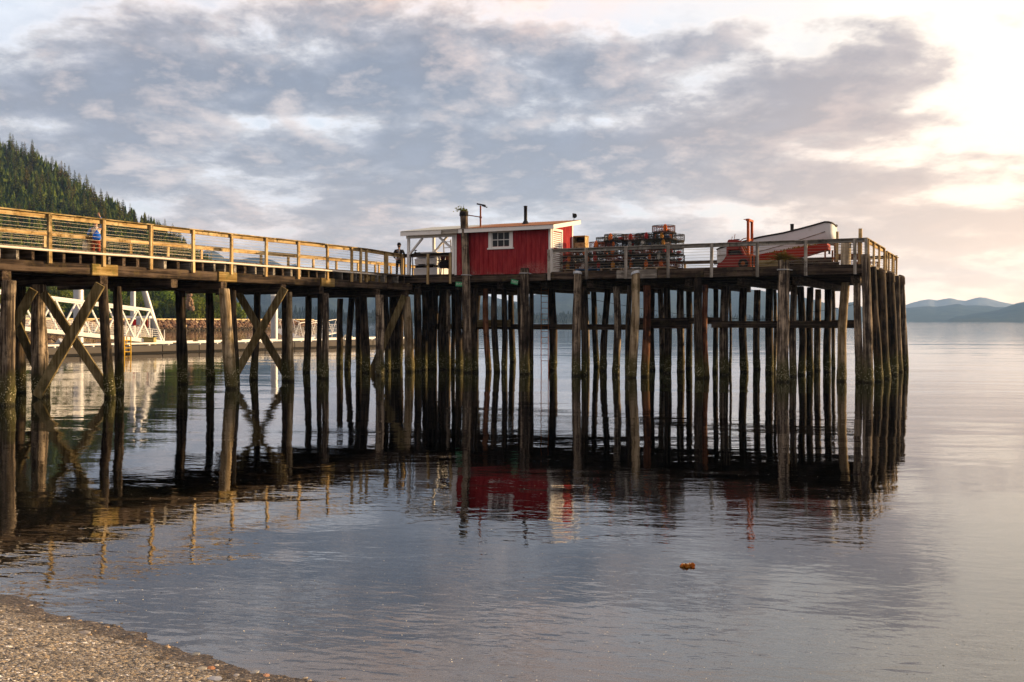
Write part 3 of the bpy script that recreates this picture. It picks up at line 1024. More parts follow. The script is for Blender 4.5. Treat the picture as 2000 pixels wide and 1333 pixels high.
def piling_mesh(top, base, r, seed, bend=0.0, rough=.10, n=14):
    """a tree trunk driven into the sea bed: slight taper, bends, knots, barnacle collar at the waterline"""
    rr = random.Random(seed)
    mb = MB()
    top, base = Vector(top), Vector(base)
    rings = []
    zs = [-3.5, -1.5, -.3, -.05, .12, .28, .45, .65] + [.65 + (top.z - .65) * i / 12 for i in range(1, 12)] + [top.z - .03, top.z]
    off = Vector((rr.random() * 50, rr.random() * 50, 0))
    ph = rr.random() * 6.28
    for z in zs:
        f = z / top.z
        c = base + (top - base) * f
        w = bend * math.sin(math.pi * min(1, max(0, f))) if z > 0 else 0
        c = c + Vector((w, 0, 0)) + Vector((math.sin(f * 5 + ph), math.cos(f * 4 + ph), 0)) * .018
        c.z = z
        rad = r * (1.07 - .12 * f)
        if z == top.z:
            rad *= .93
        ring = []
        for j in range(n):
            a = 6.2832 * j / n
            d = Vector((math.cos(a), math.sin(a), 0))
            k = 1 + rough * mnoise.noise(Vector((d.x * 1.6, d.y * 1.6, z * .9)) + off) + rough * .7 * mnoise.noise(Vector((d.x * 4, d.y * 4, z * 2.6)) + off)
            if -.2 < z < .5:
                k += .16 * max(0, mnoise.noise(Vector((d.x * 3, d.y * 3, z * 7)) + off) + .25)
            ring.append(c + d * rad * k)
        rings.append(ring)
    vs = [p for ring in rings for p in ring]
    m = len(rings)
    mb.add(vs, [(i * n + j, i * n + (j + 1) % n, (i + 1) * n + (j + 1) % n, (i + 1) * n + j) for i in range(m - 1) for j in range(n)], True)
    mb.add(rings[-1], [tuple(range(n))])
    return mb

# ------------------------------------------------------------------ walkway trestle
def walkway():
    t = thing('walkway_trestle', 'long timber approach walkway on braced pilings, joist ends showing under a white pipe', 'walkway', (U_NEAR - 2.9, 28, 0))
    V0 = 12.0
    mb = MB()
    q = V0
    rr = random.Random(2)
    while q < V_FRONT - .02:
        e = min(q + .235, V_FRONT - .01)
        mb.box(U_FAR + .1 - rr.uniform(0, .04), U_NEAR - .12 + rr.uniform(0, .03), q, e - .012, 4.90, DECK - rr.uniform(0, .008))
        q += .235
    mb.build('deck', M['plank_x'], t)
    # joists across
    q = V0 + .3
    while q < V_FRONT - .2:
        mb = MB()
        w = rr.choice((.09, .10, .10, .13))
        mb.bar((U_FAR + .15, q, 4.71), (U_NEAR - .10 - rr.uniform(0, .05), q, 4.71), w, .37)
        mb.build('joist', M['beam_x' if rr.random() < .45 else 'grey_x'], t)
        q += .61 + rr.uniform(-.05, .05)
    # beams along, in lengths with splice blocks at the outer face
    cuts = [V0, 17.2, 23.7, 24.8, 29.72, 30.75, 36.2, 37.2, 39.9, 41.6, V_FRONT - .1]
    for i, (a, b) in enumerate(zip(cuts, cuts[1:])):
        block = i in (2, 4, 6)
        mb = MB()
        mb.bar((U_NEAR - .22 + (.06 if block else 0), a + .012, 4.34), (U_NEAR - .22 + (.06 if block else 0), b - .012, 4.34), .30, .36 + (.03 if block else rr.uniform(-.03, .02)), bev=.03)
        mb.build('splice_block' if block else 'beam', M['beam_gold' if block else 'beam_y'], t)
    for u in (-29.6, -31.6, -33.3):
        mb = MB()
        mb.bar((u, V0, 4.34), (u, V_FRONT - .1, 4.34), .30, .36)
        mb.build('beam', M['beam_y'], t)
    # kinked outer edge before the pier head
    mb = MB()
    mb.bar((U_NEAR - .12, 39.7, 4.72), (U_NEAR - .95, 44.2, 4.72), .12, .36)
    mb.build('edge_beam', M['beam_gold'], t)
    bents = [16.6, 20.5, 24.2, 27.4, 30.0, 33.6, 36.2, 40.7, 43.3]
    for b in bents:
        mb = MB()
        mb.bar((U_FAR - .35, b, 3.99), (U_NEAR - .02, b, 3.99), .32, .32, bev=.03)
        mb.build('cap_beam', M['beam_x'], t)
    # pilings: photo pixels of top and base, base row, width
    PL = [(18, 12, 792, 27, 'pile_brown'), (40, 38, 767, 20, 'pile_dark'), (75, 80, 775, 29, 'pile_brown'), (202, 214, 777, 19, 'pile_dark'), (230, 233, 768, 17, 'pile_dark'),
          (353, 356, 750, 19, 'pile_dark'), (408, 412, 740, 15, 'pile_dark'), (437, 454, 759, 22, 'pile_pale'), (503, 496, 742, 14, 'pile_dark'), (456, 462, 752, 11, 'pile_dark'),
          (555, 558, 744, 13, 'pile_dark'), (566, 568, 745, 11, 'pile_pale'), (603, 599, 728, 13, 'pile_dark'), (624, 624, 738, 10, 'pile_dark'), (635, 636, 740, 13, 'pile_brown'),
          (665, 663, 718, 12, 'pile_dark'), (686, 679, 722, 12, 'pile_dark'), (710, 715, 728, 16, 'pile_dark'), (740, 743, 733, 16, 'pile_brown'), (754, 757, 725, 11, 'pile_dark'),
          (770, 772, 724, 17, 'pile_dark'), (793, 801, 726, 17, 'pile_pale')]
    for i, (xt, xb, yb, w, kind) in enumerate(PL):
        s = yb - 627
        b, tp = Q(xb, yb, s), Q(xt, 575, s)
        tp = b + (tp - b) * (3.84 / tp.z)
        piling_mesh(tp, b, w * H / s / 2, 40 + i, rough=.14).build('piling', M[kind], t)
    # bank pilings out of the frame on the shore side
    for b in (16.6,):
        for u in (-28.1, -30.6, -33.2):
            piling_mesh((u, b, 3.84), (u, b, 0), .22, int(b * 7 + u)).build('piling', M['pile_dark'], t)
    # cross braces
    def brace(a, b, w=.34, d=.10):
        mb = MB()
        mb.bar(a, b, d, w, up=(0, 0, 1))
        mb.build('cross_brace', M['brace_z'], t)
    brace(Q(72, 775, 153), Q(196, 556, 153), .33, .12)
    brace(Q(84, 572, 149), Q(216, 770, 149), .29, .10)
    brace(Q(-10, 700, 153), Q(66, 566, 153), .30, .10)
    brace(Q(32, 630, 146), Q(84, 745, 146), .30, .10)
    brace(Q(458, 735, 121), Q(556, 563, 121), .32, .12)
    brace(Q(458, 560, 116), Q(560, 735, 116), .32, .10)
    brace(Q(722, 735, 100), Q(790, 578, 100), .34, .12)
    return t
walkway()

mbp = MB()
pts = [(U_NEAR + .02, v, 4.88 + .012 * math.sin(v * 1.3)) for v in range(12, 40, 2)] + [(U_NEAR + .0, 39.7, 4.87), (U_NEAR - .45, 42.2, 4.87), (U_NEAR - .84, 44.25, 4.86)]
mbp.tube(pts, .042, 8)
mbp.solo('water_pipe', M['white_pipe'], 'white water pipe clipped along the outer edge of the approach walkway', 'pipe', pts[0])

# ------------------------------------------------------------------ pier head
def pier():
    rr = random.Random(4)
    t = thing('pier', 'broad timber pier head standing on a forest of dark pilings, carrying the red hut', 'pier', (-18, V_FRONT, 0))
    mb = MB()
    q = U_FAR - .1
    while q < U_END + .05:
        mb.box(q, q + .245, V_FRONT + .02, V_BACK - rr.uniform(0, .03), 4.88, DECK + rr.uniform(-.006, .004))
        q += .26
    mb.build('deck', M['plank_y'], t)
    # front fascia in lengths
    cuts = [-28.7, -25.3, -20.2, -16.6, -16.05, -14.6, -12.4, -10.2, -7.9, U_END + .05]
    for i, (a, b) in enumerate(zip(cuts, cuts[1:])):
        mb = MB()
        dv = rr.uniform(-.025, .025)
        mb.bar((a + .012, V_FRONT - .05 + dv, 4.775 if i != 1 else 4.70), (b - .012, V_FRONT - .05 + dv, 4.775 if i != 1 else 4.70), .16, (.41 if i != 1 else .30) + rr.uniform(-.02, .02), bev=.015)
        mb.build('fascia_beam', M['grey_x' if i in (3, 4) else 'beam_x'], t)
    for v in (V_BACK - .1,):
        mb = MB()
        mb.bar((U_FAR, v, 4.72), (U_END, v, 4.72), .16, .38)
        mb.build('fascia_beam', M['beam_x'], t)
    for (a, b) in ((V_FRONT + .06, 50.2), (50.22, V_BACK - .2)):
        mb = MB()
        mb.bar((U_END - .05, a, 4.72), (U_END - .05, b, 4.72), .16, .38)
        mb.build('fascia_beam', M['beam_y'], t)
    v = V_FRONT + .5
    while v < V_BACK - .3:
        mb = MB()
        mb.bar((U_FAR, v, 4.71), (U_END - .15, v, 4.71), .22, .34)
        mb.build('stringer', M['beam_x'], t)
        v += .9
    u = -32.6
    while u < U_END:
        mb = MB()
        mb.bar((u, V_FRONT + .25, 4.36), (u, V_BACK - 1.1, 4.36), .34, .34, bev=.03)
        mb.build('cap_beam', M['beam_y'], t)
        u += 2.42
    # long row of caps parallel to the front on the inner rows
    PLS = [(816, 816, 725, 14, 0), (828, 829, 723, 11, 0), (844, 843, 722, 17, 0), (865, 863, 722, 13, 0), (876, 876, 723, 8, 1), (885, 885, 722, 8, 0), (896, 896, 724, 13, 0), (903, 904, 722, 5, 1),
           (926, 928, 727, 12, 0), (949, 954, 726, 11, 3), (965, 970, 727, 12, 0), (985, 984, 727, 11, 0), (1016, 1019, 730, 10, 0), (1037, 1037, 727, 9, 0), (1078, 1079, 724, 15, 0), (1140, 1141, 733, 12, 0), (1145, 1147, 722, 8, 1),
           (1159, 1165, 717, 11, 0), (1186, 1178, 725, 13, 0), (1204, 1203, 732, 14, 1), (1228, 1226, 736, 10, 0), (1262, 1260, 736, 15, 3), (1273, 1274, 724, 11, 0), (1290, 1293, 724, 11, 1), (1303, 1303, 729, 14, 0),
           (1329, 1329, 726, 14, 1), (1346, 1346, 720, 12, 0), (1377, 1380, 738, 11, 3), (1397, 1397, 728, 10, 0), (1416, 1414, 732, 17, 1), (1426, 1426, 722, 5, 1), (1452, 1453, 727, 15, 0), (1479, 1479, 722, 13, 1),
           (1504, 1503, 729, 15, 0), (1514, 1512, 722, 7, 1), (1550, 1550, 736, 13, 1), (1564, 1566, 733, 14, 0), (1582, 1582, 730, 13, 0), (1597, 1596, 724, 12, 1), (1617, 1616, 727, 14, 0), (1627, 1628, 720, 7, 1),
           (1651, 1643, 745, 17, 2), (1675, 1678, 746, 14, 1)]
    kinds = ('pile_dark', 'pile_brown', 'pile_pale', 'pile_red')
    for i, (xt, xb, yb, w, kd) in enumerate(PLS):
        s = yb - 627
        b, tp = Q(xb, yb, s), Q(xt, 575, s)
        tp = b + (tp - b) * (4.25 / tp.z)
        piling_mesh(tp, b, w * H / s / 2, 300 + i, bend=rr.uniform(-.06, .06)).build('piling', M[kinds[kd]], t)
    # unseen far corner of the structure: plain rows so that it also stands from the side
    for u in (-33.2, -30.8, -28.4):
        for v in (46.5, 51.0, 56.3):
            piling_mesh((u, v, 4.25), (u + rr.uniform(-.2, .2), v, 0), .19, int(u * 9 + v)).build('piling', M['pile_dark'], t)
    # long horizontal wales bolted to the pilings
    def wale(px0, px1, y0, y1, v, mat='beam_x', th=.16):
        a, b = u_at(px0, v), u_at(px1, v)
        pm = P((a + b) / 2, v, 0)
        s = F * H / pm.y
        zt, zb = H + (627 - y0) / s * H, H + (627 - y1) / s * H
        mb = MB()
        mb.bar((a, v, (zt + zb) / 2), (b, v, (zt + zb) / 2), th, zt - zb, bev=.02)
        mb.build('wale', M[mat], t)
    wale(826, 1262, 633.5, 644, 46.6)
    wale(897, 996, 625, 639, 46.1, 'brace_x')
    wale(1250, 1345, 621.5, 642, 47.2)
    wale(1330, 1408, 620.5, 633, 47.6)
    wale(1390, 1676, 627.5, 641, 46.9)
    wale(1520, 1676, 625.5, 631.5, 54.0)
    return t
pier()

# ------------------------------------------------------------------ free fender pilings
def fender(xt, yt, xb, yb, w, kind, label, seed, cap=None, bend=0.0, band=None, group='fender pilings along the pier edge', rough=.11):
    s = yb - 627
    b, tp = Q(xb, yb, s), Q(xt, yt, s)
    r = w * H / s / 2
    t = thing('fender_piling', label, 'piling', (b.x, b.y, 0), group)
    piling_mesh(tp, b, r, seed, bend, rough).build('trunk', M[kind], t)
    if cap:
        mb = MB()
        ti = Vector(cap)
        n = 16
        vs = []
        for z, k in ((-.10, 1.10), (.0, 1.10), (.03, .9)):
            for j in range(n):
                a = 6.2832 * j / n
                q = Vector((math.cos(a) * r * k * .95, math.sin(a) * r * k * .95, z))
                q.z += q.x * ti.x + q.y * ti.y
                vs.append(tp + q + Vector((0, 0, .05)))
        mb.add(vs, [(i * n + j, i * n + (j + 1) % n, (i + 1) * n + (j + 1) % n, (i + 1) * n + j) for i in range(2) for j in range(n)] + [tuple(2 * n + j for j in range(n))])
        mb.build('metal_cap', M['capmetal'], t)
    if band is not None:
        mb = MB()
        c = b + (tp - b) * (band / tp.z)
        c.x += bend * math.sin(math.pi * band / tp.z)
        mb.lathe([(r * .9, -.022), (r * 1.16, -.022), (r * 1.16, .022), (r * .9, .022)], c, 14)
        mb.bar(c + Vector((r * .9, 0, 0)), c + Vector((r * 1.6, .02, -.02)), .03, .04)
        mb.build('steel_band', M['steel'], t)
    return t, tp, r

F1 = fender(906, 413, 915, 728, 15.5, 'pile_brown', 'tallest fender piling, rising past the hut roof with green plants on top', 900, band=4.9)
F2 = fender(1024, 524, 1025, 731, 18, 'pile_brown', 'stout split brown piling standing against the red hut wall under its window', 901, band=4.92)
F3 = fender(1128, 534, 1125, 734, 16.5, 'pile_brown', 'scaly brown fender piling with a flat metal cap beside the hut end', 902, cap=(0, -.18))
F4 = fender(1241, 534, 1233, 738, 16.5, 'pile_pale', 'pale barkless crooked fender piling with a tilted metal cap', 903, cap=(.32, -.10), bend=.10, band=5.02)
F5 = fender(1363, 529, 1365, 739, 16.5, 'pile_dark', 'dark speckled fender piling with a tilted metal cap behind the reddish piling', 904, cap=(.25, -.2))
F6 = fender(1530, 508, 1530, 746, 21.5, 'pile_brown', 'thick weathered fender piling with a fern growing on its top', 905, band=4.78, rough=.15)
F7 = fender(1690, 497, 1697, 748, 18, 'pile_brown', 'corner fender piling, highest of the tight row at the pier end', 906, rough=.13)
ends = [(1704, 521, 1716, 746, 15.5, 'pile_dark', 'second fender of the pier end row, next to the corner piling, pale cut rim', (.1, .1)),
        (1720, 528, 1730, 740, 17.5, 'pile_dark', 'broad dark fender with a metal collar, third from the pier corner', (.25, .2)),
        (1738, 534, 1745, 733, 17.5, 'pile_dark', 'dark fender with a sloping top, fourth from the pier corner', (.2, .2)),
        (1751, 539, 1757, 727, 11.5, 'pile_brown', 'slim brown fender squeezed between the two outermost ones of the end row', (.1, .1)),
        (1761, 541, 1768, 721, 11.5, 'pile_brown', 'outermost fender piling at the seaward end of the row', (.05, .1))]
for i, (a, b, c, d, w, k, lab, cp) in enumerate(ends):
    fender(a, b, c, d, w, k, lab, 920 + i, cap=None, rough=.10)
    if i in (1, 2, 4):
        s = d - 627
        bp, tp = Q(c, d, s), Q(a, b, s)
        par = [o for o in bpy.data.objects if o.get('label') == lab][0]
        r = w * H / s / 2
        mb = MB()
        n = 16
        vs = []
        for z, q in ((-.42, 1.09), (.0, 1.07), (.05, .95)):
            for j in range(n):
                aa = 6.2832 * j / n
                vs.append(tp + (bp - tp) * (-(z) / tp.z if z < 0 else 0) + Vector((math.cos(aa) * r * q, math.sin(aa) * r * q, (0 if z < 0 else z) + (math.cos(aa) * -.22 + math.sin(aa) * .2) * r * (1.5 if z > -.1 else .2))))
        mb.add(vs, [(ii * n + j, ii * n + (j + 1) % n, (ii + 1) * n + (j + 1) % n, (ii + 1) * n + j) for ii in range(2) for j in range(n)] + [tuple(2 * n + j for j in range(n))], True)
        mb.build('sheet_collar', M['beam_z'], par)

# ------------------------------------------------------------------ railings
def railing(name, label, line, posts, out, mats, zt=6.09, zb=4.45, cables=7, pw=.13, pd=.09, zdeck=DECK, double=()):
    """cable railing: posts bolted to the outside of the edge, a board and a flat cap on top, wire ropes between"""
    t = thing(name, label, 'railing', (line[0][0], line[0][1], zdeck))
    post_m, rail_m = mats
    rr = random.Random(len(posts) * 7 + int(abs(line[0][0]) * 10))
    for u, v in posts:
        mb = MB()
        jit = rr.uniform(-.012, .012)
        mb.bar((u + jit, v, zb + rr.uniform(-.03, .03)), (u - jit, v, zt - .045), pw if abs(out[1]) > .5 else pd, pd if abs(out[1]) > .5 else pw, up=(0, 1, 0))
        mb.build('post', M[post_m], t)
    for a, b in zip(line, line[1:]):
        a, b = Vector((a[0], a[1], 0)), Vector((b[0], b[1], 0))
        o = Vector((out[0], out[1], 0)) * -.065
        d = (b - a).normalized()
        n = max(1, round((b - a).length / 3.2))
        for i in range(n):
            p, q = a + (b - a) * i / n, a + (b - a) * (i + 1) / n
            mb = MB()
            dz = rr.uniform(-.006, .006)
            mb.bar(p + o + d * .006 + Vector((0, 0, zt - .115 + dz)), q + o - d * .006 + Vector((0, 0, zt - .115 + dz)), .042, .14)
            mb.build('rail_board', M[rail_m], t)
            mb = MB()
            mb.bar(p + o * .4 + d * .006 + Vector((0, 0, zt - .02 + dz)), q + o * .4 - d * .006 + Vector((0, 0, zt - .02 + dz)), .17, .042)
            mb.build('rail_cap', M[rail_m.replace('gold', 'mossy')], t)
    for c in range(cables):
        z = zdeck + .10 + c * (zt - .24 - zdeck - .06) / (cables - .5)
        mb = MB()
        pts = []
        for a, b in zip(line, line[1:]):
            for i in range(9):
                f = i / 8
                pts.append((a[0] + (b[0] - a[0]) * f - out[0] * .02, a[1] + (b[1] - a[1]) * f - out[1] * .02, z + .006 * math.sin(i * 2.1 + c)))
        mb.tube(pts, .0065, 5)
        mb.build('cable', M['wire'], t)
    return t

pv = [v_at(px, U_NEAR) for px in (97, 202.6, 295, 377.5, 452, 520, 583, 639.5, 687)]
pv = [pv[0] - 2.1 * i for i in range(4, 0, -1)] + pv + [39.2]
railing('cable_railing', 'golden lit cable railing along the near edge of the approach walkway', [(U_NEAR, 13.0), (U_NEAR, 39.7), (U_NEAR - .86, 44.4)],
        [(U_NEAR, v) for v in pv] + [(U_NEAR - .05, 39.75), (U_NEAR - .42, 41.9), (U_NEAR - .47, 42.15), (U_NEAR - .84, 44.3)], (1, 0), ('gold_z', 'gold_y'))
fv = [v_at(px, U_FAR) for px in (87, 175, 255, 327.6, 393, 453, 510, 563, 612, 657, 699, 733, 740)]
fv = [fv[0] - 2.2 * i for i in range(3, 0, -1)] + fv
railing('cable_railing', 'lower looking cable railing on the far side of the approach walkway', [(U_FAR, 14.0), (U_FAR, 57.0)],
        [(U_FAR, v) for v in fv] + [(U_FAR, 50.5), (U_FAR, 53.0), (U_FAR, 55.2), (U_FAR, 57.0)], (-1, 0), ('gold_z', 'gold_y'))
railing('cable_railing', 'short dark railing at the pier corner before the open porch', [(U_NEAR - .86, V_FRONT), (-25.42, V_FRONT)],
        [(U_NEAR - .72, V_FRONT - .05), (U_NEAR - .36, V_FRONT - .05), (u_at(838, V_FRONT), V_FRONT - .1), (u_at(881.5, V_FRONT), V_FRONT - .1)], (0, -1), ('gold_z', 'beam_x'), zb=4.5, cables=0)
FU = [u_at(px, V_FRONT) for px in (1075, 1148, 1225, 1307, 1392, 1481, 1575, 1671)]
railing('cable_railing', 'grey weathered cable railing along the pier front past the hut', [(FU[0] - .05, V_FRONT), (U_END, V_FRONT)],
        [(u, V_FRONT - .175) for u in FU] + [(U_END + .02, V_FRONT - .06)], (0, -1), ('grey_z', 'grey_x'), zb=4.55, cables=7)
sv = [v_at(px, U_END) for px in (1696, 1706.5, 1717, 1727)]
railing('cable_railing', 'sunlit railing at the pier end, beside the corner fender', [(U_END, V_FRONT), (U_END, sv[-1] + .05)],
        [(U_END, v) for v in sv], (1, 0), ('gold_z', 'gold_y'), zb=4.9)
sv2 = [v_at(px, U_END) for px in (1731, 1736, 1743, 1751)]
railing('cable_railing', 'outer lower section of the pier end railing, after a step down', [(U_END, sv2[0]), (U_END, V_BACK)],
        [(U_END, v) for v in sv2], (1, 0), ('gold_z', 'gold_y'), zt=6.0, zb=4.9)
railing('cable_railing', 'railing along the seaward back edge of the pier', [(U_FAR, V_BACK), (U_END, V_BACK)],
        [(U_FAR + .3 + 2.3 * i, V_BACK) for i in range(13)], (0, 1), ('gold_z', 'beam_x'), zb=4.9)

# ------------------------------------------------------------------ tall posts, bollard, timbers on the deck
def post(px, v, y0, y1, w, label, mat='gold_z', name='wooden_post', fr=None):
    u = u_at(px, v)
    s = F * H / P(u, v, 0).y
    z1 = H + (627 - y1) / s * H
    mb = MB()
    mb.bar((u, v, max(DECK, fr or 0)), (u + .01, v, z1), w, w, up=(0, 1, 0))
    mb.solo(name, M[mat], label, 'post', (u, v, DECK))
post(1635, 45.8, 515, 453, .10, 'slender square post rising above the railing, next to the short bollard')
post(1680, 44.35, 500, 447, .14, 'thick square golden post rising above the railing at the pier corner')

b = Q(1652, 515, 117)
b.z = DECK
mb = piling_mesh((b.x, b.y, 6.02), (b.x, b.y, 0), .225, 77)
mb.v = [Vector((p.x, p.y, max(p.z, DECK - .01))) for p in mb.v]
mb.solo('mooring_bollard', M['pile_pale'] if False else wood('bollard wood', ((.07, .06, .045), (.24, .20, .14), (.44, .38, .28)), 'z', 7, .4), 'short stout weathered log bollard standing on deck behind the railing', 'bollard', (b.x, b.y, DECK))

# ------------------------------------------------------------------ the red hut
HU0, HU1, HV0, HV1 = -25.3, -19.97, 43.86, 46.55
def hut():
    t = thing('red_hut', 'red boarded hut with white trim, sloping metal roof and open porch on the pier edge', 'hut', (-22.6, HV0, DECK))
    rr = random.Random(6)
    roof_z = lambda v: 7.20 + .15 * (v - 43.5)
    # front wall in vertical boards over a backing
    mb = MB()
    mb.box(HU0 + .03, HU1 - .03, HV0 + .035, HV0 + .07, 4.95, 7.12)
    q = HU0 + .10
    wx0, wx1, wz0, wz1 = -23.18, -22.18, 6.30, 7.0
    while q < HU1 - .10:
        w = min(.262, HU1 - .10 - q)
        segs = [(4.91 + rr.uniform(-.015, .01), 7.14)]
        if q + w > wx0 and q < wx1:
            segs = [(4.91, wz0), (wz1, 7.14)]
        for z0, z1 in segs:
            mb.box(q, q + w - .016, HV0 + rr.uniform(0, .004), HV0 + .034, z0, z1)
        q += .262
    mb.build('front_wall', M['redwall'], t)
    mb = MB()
    q = HV0 + .08
    mb.add([(HU1 - .07, HV0 + .05, 4.95), (HU1 - .07, HV1, 4.95), (HU1 - .07, HV1, roof_z(HV1) - .06), (HU1 - .07, HV0 + .05, roof_z(HV0) - .06)], [(0, 1, 2, 3)])
    while q < HV1 - .05:
        w = min(.21, HV1 - .05 - q)
        mb.add([(HU1, q, 4.93), (HU1, q + w - .014, 4.93), (HU1, q + w - .014, roof_z(q + w) - .08), (HU1, q, roof_z(q) - .08),
                (HU1 - .03, q, 4.93), (HU1 - .03, q + w - .014, 4.93), (HU1 - .03, q + w - .014, roof_z(q + w) - .08), (HU1 - .03, q, roof_z(q) - .08)],
               [(0, 1, 2, 3), (0, 4, 5, 1), (1, 5, 6, 2), (3, 7, 4, 0)])
        q += .21
    mb.build('side_wall', M['redwall'], t)
    mb = MB()
    mb.box(HU0 + .03, HU0 + .07, HV0 + .07, HV1 - .03, 4.95, 7.15)
    mb.build('side_wall', M['redwall'], t)
    mb = MB()
    mb.box(HU0 + .03, HU1 - .08, HV1 - .03, HV1, 4.95, 7.50)
    mb.build('back_wall', M['redwall'], t)
    # corner boards
    for (a, b_, c, d, zt) in ((HU0 - .02, HU0 + .10, HV0 - .02, HV0 + .04, 7.12), (HU1 - .10, HU1 + .02, HV0 - .02, HV0 + .036, 7.12), (HU1 + .0, HU1 + .022, HV0 + .038, HV0 + .10, 7.14), (HU1, HU1 + .022, HV1 - .10, HV1 + .02, 7.52)):
        mb = MB()
        mb.box(a, b_, c, d, 4.92, zt)
        mb.build('corner_board', M['white'], t)
    # window
    wf = MB()
    x0, x1, z0, z1 = -23.36, -22.0, 6.15, 7.12
    y0, y1 = HV0 - .045, HV0 + .03
    T = .17
    wf.box(x0, x0 + T, y0, y1, z0 + .07, z1); wf.box(x1 - T, x1, y0, y1, z0 + .07, z1)
    wf.box(x0 + T, x1 - T, y0, y1, z1 - .10, z1)
    wf.box(x0 - .05, x1 + .05, y0 - .035, y1, z0, z0 + .07)
    w = wf.build('window', M['white'], t)
    sash = MB()
    a0, a1, c0, c1 = x0 + T + .002, x1 - T - .002, z0 + .072, z1 - .102
    ys, ye = HV0 - .01, HV0 + .02
    sash.box(a0, a0 + .045, ys, ye, c0, c1); sash.box(a1 - .045, a1, ys, ye, c0, c1)
    sash.box(a0 + .045, a1 - .045, ys, ye, c0, c0 + .06); sash.box(a0 + .045, a1 - .045, ys, ye, c1 - .045, c1)
    for f in (1 / 3, 2 / 3):
        xm = a0 + (a1 - a0) * f
        sash.box(xm - .014, xm + .014, ys + .004, ye, c0 + .06, c1 - .045)
    zm = (c0 + c1) / 2
    sash.box(a0 + .045, a1 - .045, ys + .006, ye, zm - .018, zm + .018)
    sash.build('sash', M['white'], w)
    g = MB()
    g.box(a0, a1, HV0 + .022, HV0 + .028, c0, c1)
    g.build('glass', M['glass'], w)
    # louvred shutter on the end wall
    sh = MB()
    v0, v1, zb, zt = HV0 + .12, 45.22, 4.96, 7.10
    for a, b_ in ((v0, v0 + .10), (v1 - .10, v1)):
        sh.box(HU1 + .003, HU1 + .05, a, b_, zb, zt)
    for a, b_ in ((zb, zb + .12), (zt - .12, zt), (6.0, 6.1)):
        sh.box(HU1 + .003, HU1 + .048, v0 + .10, v1 - .10, a, b_)
    f = sh.build('louvred_shutter', M['white'], t)
    sl_ = MB()
    z = zb + .14
    while z < zt - .17:
        if not 5.90 < z < 6.1:
            sl_.add([(HU1 + .046, v0 + .10, z), (HU1 + .046, v1 - .10, z), (HU1 + .008, v1 - .10, z + .065), (HU1 + .008, v0 + .10, z + .065),
                     (HU1 + .040, v0 + .10, z - .012), (HU1 + .040, v1 - .10, z - .012), (HU1 + .002, v1 - .10, z + .053), (HU1 + .002, v0 + .10, z + .053)],
                    [(0, 1, 2, 3), (4, 7, 6, 5), (0, 4, 5, 1), (1, 5, 6, 2), (3, 7, 4, 0)])
        z += .098
    sl_.build('slats', M['white'], f)
    # corrugated roof
    rf = MB()
    ru0, ru1, rv0, rv1 = -28.35, -19.62, 43.42, 46.85
    n = 232
    vs = []
    for i in range(n + 1):
        u = ru0 + (ru1 - ru0) * i / n
        dz = .011 * math.cos(i * math.pi / 2)
        for v in (rv0, (rv0 + rv1) / 2, rv1):
            vs.append((u, v, roof_z(v) + .03 + dz))
    m = len(vs)
    vs += [(a, b_, c - .008) for a, b_, c in vs]
    fs = []
    for i in range(n):
        for j in range(2):
            q = (i * 3 + j, (i + 1) * 3 + j, (i + 1) * 3 + j + 1, i * 3 + j + 1)
            fs.append(q); fs.append(tuple(m + x for x in q[::-1]))
        for j in (0, 2):
            fs.append((i * 3 + j, m + i * 3 + j, m + (i + 1) * 3 + j, (i + 1) * 3 + j))
    rf.add(vs, fs, False)
    roof = rf.build('roof', M['roof'], t)
    # boards of the roof edge
    def fasc(a, b_, mat='white', w=.035, h=.20, lab=None):
        mb = MB(); mb.bar(a, b_, w, h); mb.build('fascia', M[mat], t, lab)
    fasc((ru0 + .02, rv0 + .05, roof_z(rv0) - .10), (-25.9, rv0 + .05, roof_z(rv0) - .10))
    fasc((-25.88, rv0 + .06, roof_z(rv0) - .09), (-24.9, rv0 + .06, roof_z(rv0) - .085), 'grey_x', lab='bare weathered piece of roof edge board')
    fasc((-24.88, rv0 + .05, roof_z(rv0) - .09), (ru1 - .04, rv0 + .05, roof_z(rv0) - .08), h=.19)
    fasc((ru1 - .03, rv0 + .05, roof_z(rv0) - .08), (ru1 - .03, rv1 - .03, roof_z(rv1) - .08), h=.20)
    fasc((ru0 + .03, rv0 + .08, roof_z(rv0) - .08), (ru0 + .03, rv1 - .03, roof_z(rv1) - .08))
    fasc((ru0 + .05, rv1 - .05, roof_z(rv1) - .08), (ru1 - .06, rv1 - .05, roof_z(rv1) - .08))
    # porch
    pu = -28.12
    for (u, v, zt) in ((pu, HV0 + .06, 6.88), (-25.42, HV0 + .06, 6.88), (pu, HV1 - .1, 7.2), (-25.42, HV1 - .1, 7.2)):
        mb = MB(); mb.bar((u, v, DECK), (u, v, zt), .13, .13, up=(0, 1, 0)); mb.build('porch_post', M['white'], t)
    for (v, z) in ((HV0 + .06, 6.96), (HV1 - .1, 7.30)):
        mb = MB(); mb.bar((pu - .12, v, z), (-25.32, v, z), .11, .17); mb.build('porch_beam', M['white'], t)
    mb = MB(); mb.bar((pu, HV0 + .14, 6.99), (pu, HV1 - .18, 7.26), .1, .16); mb.build('porch_beam', M['white'], t)
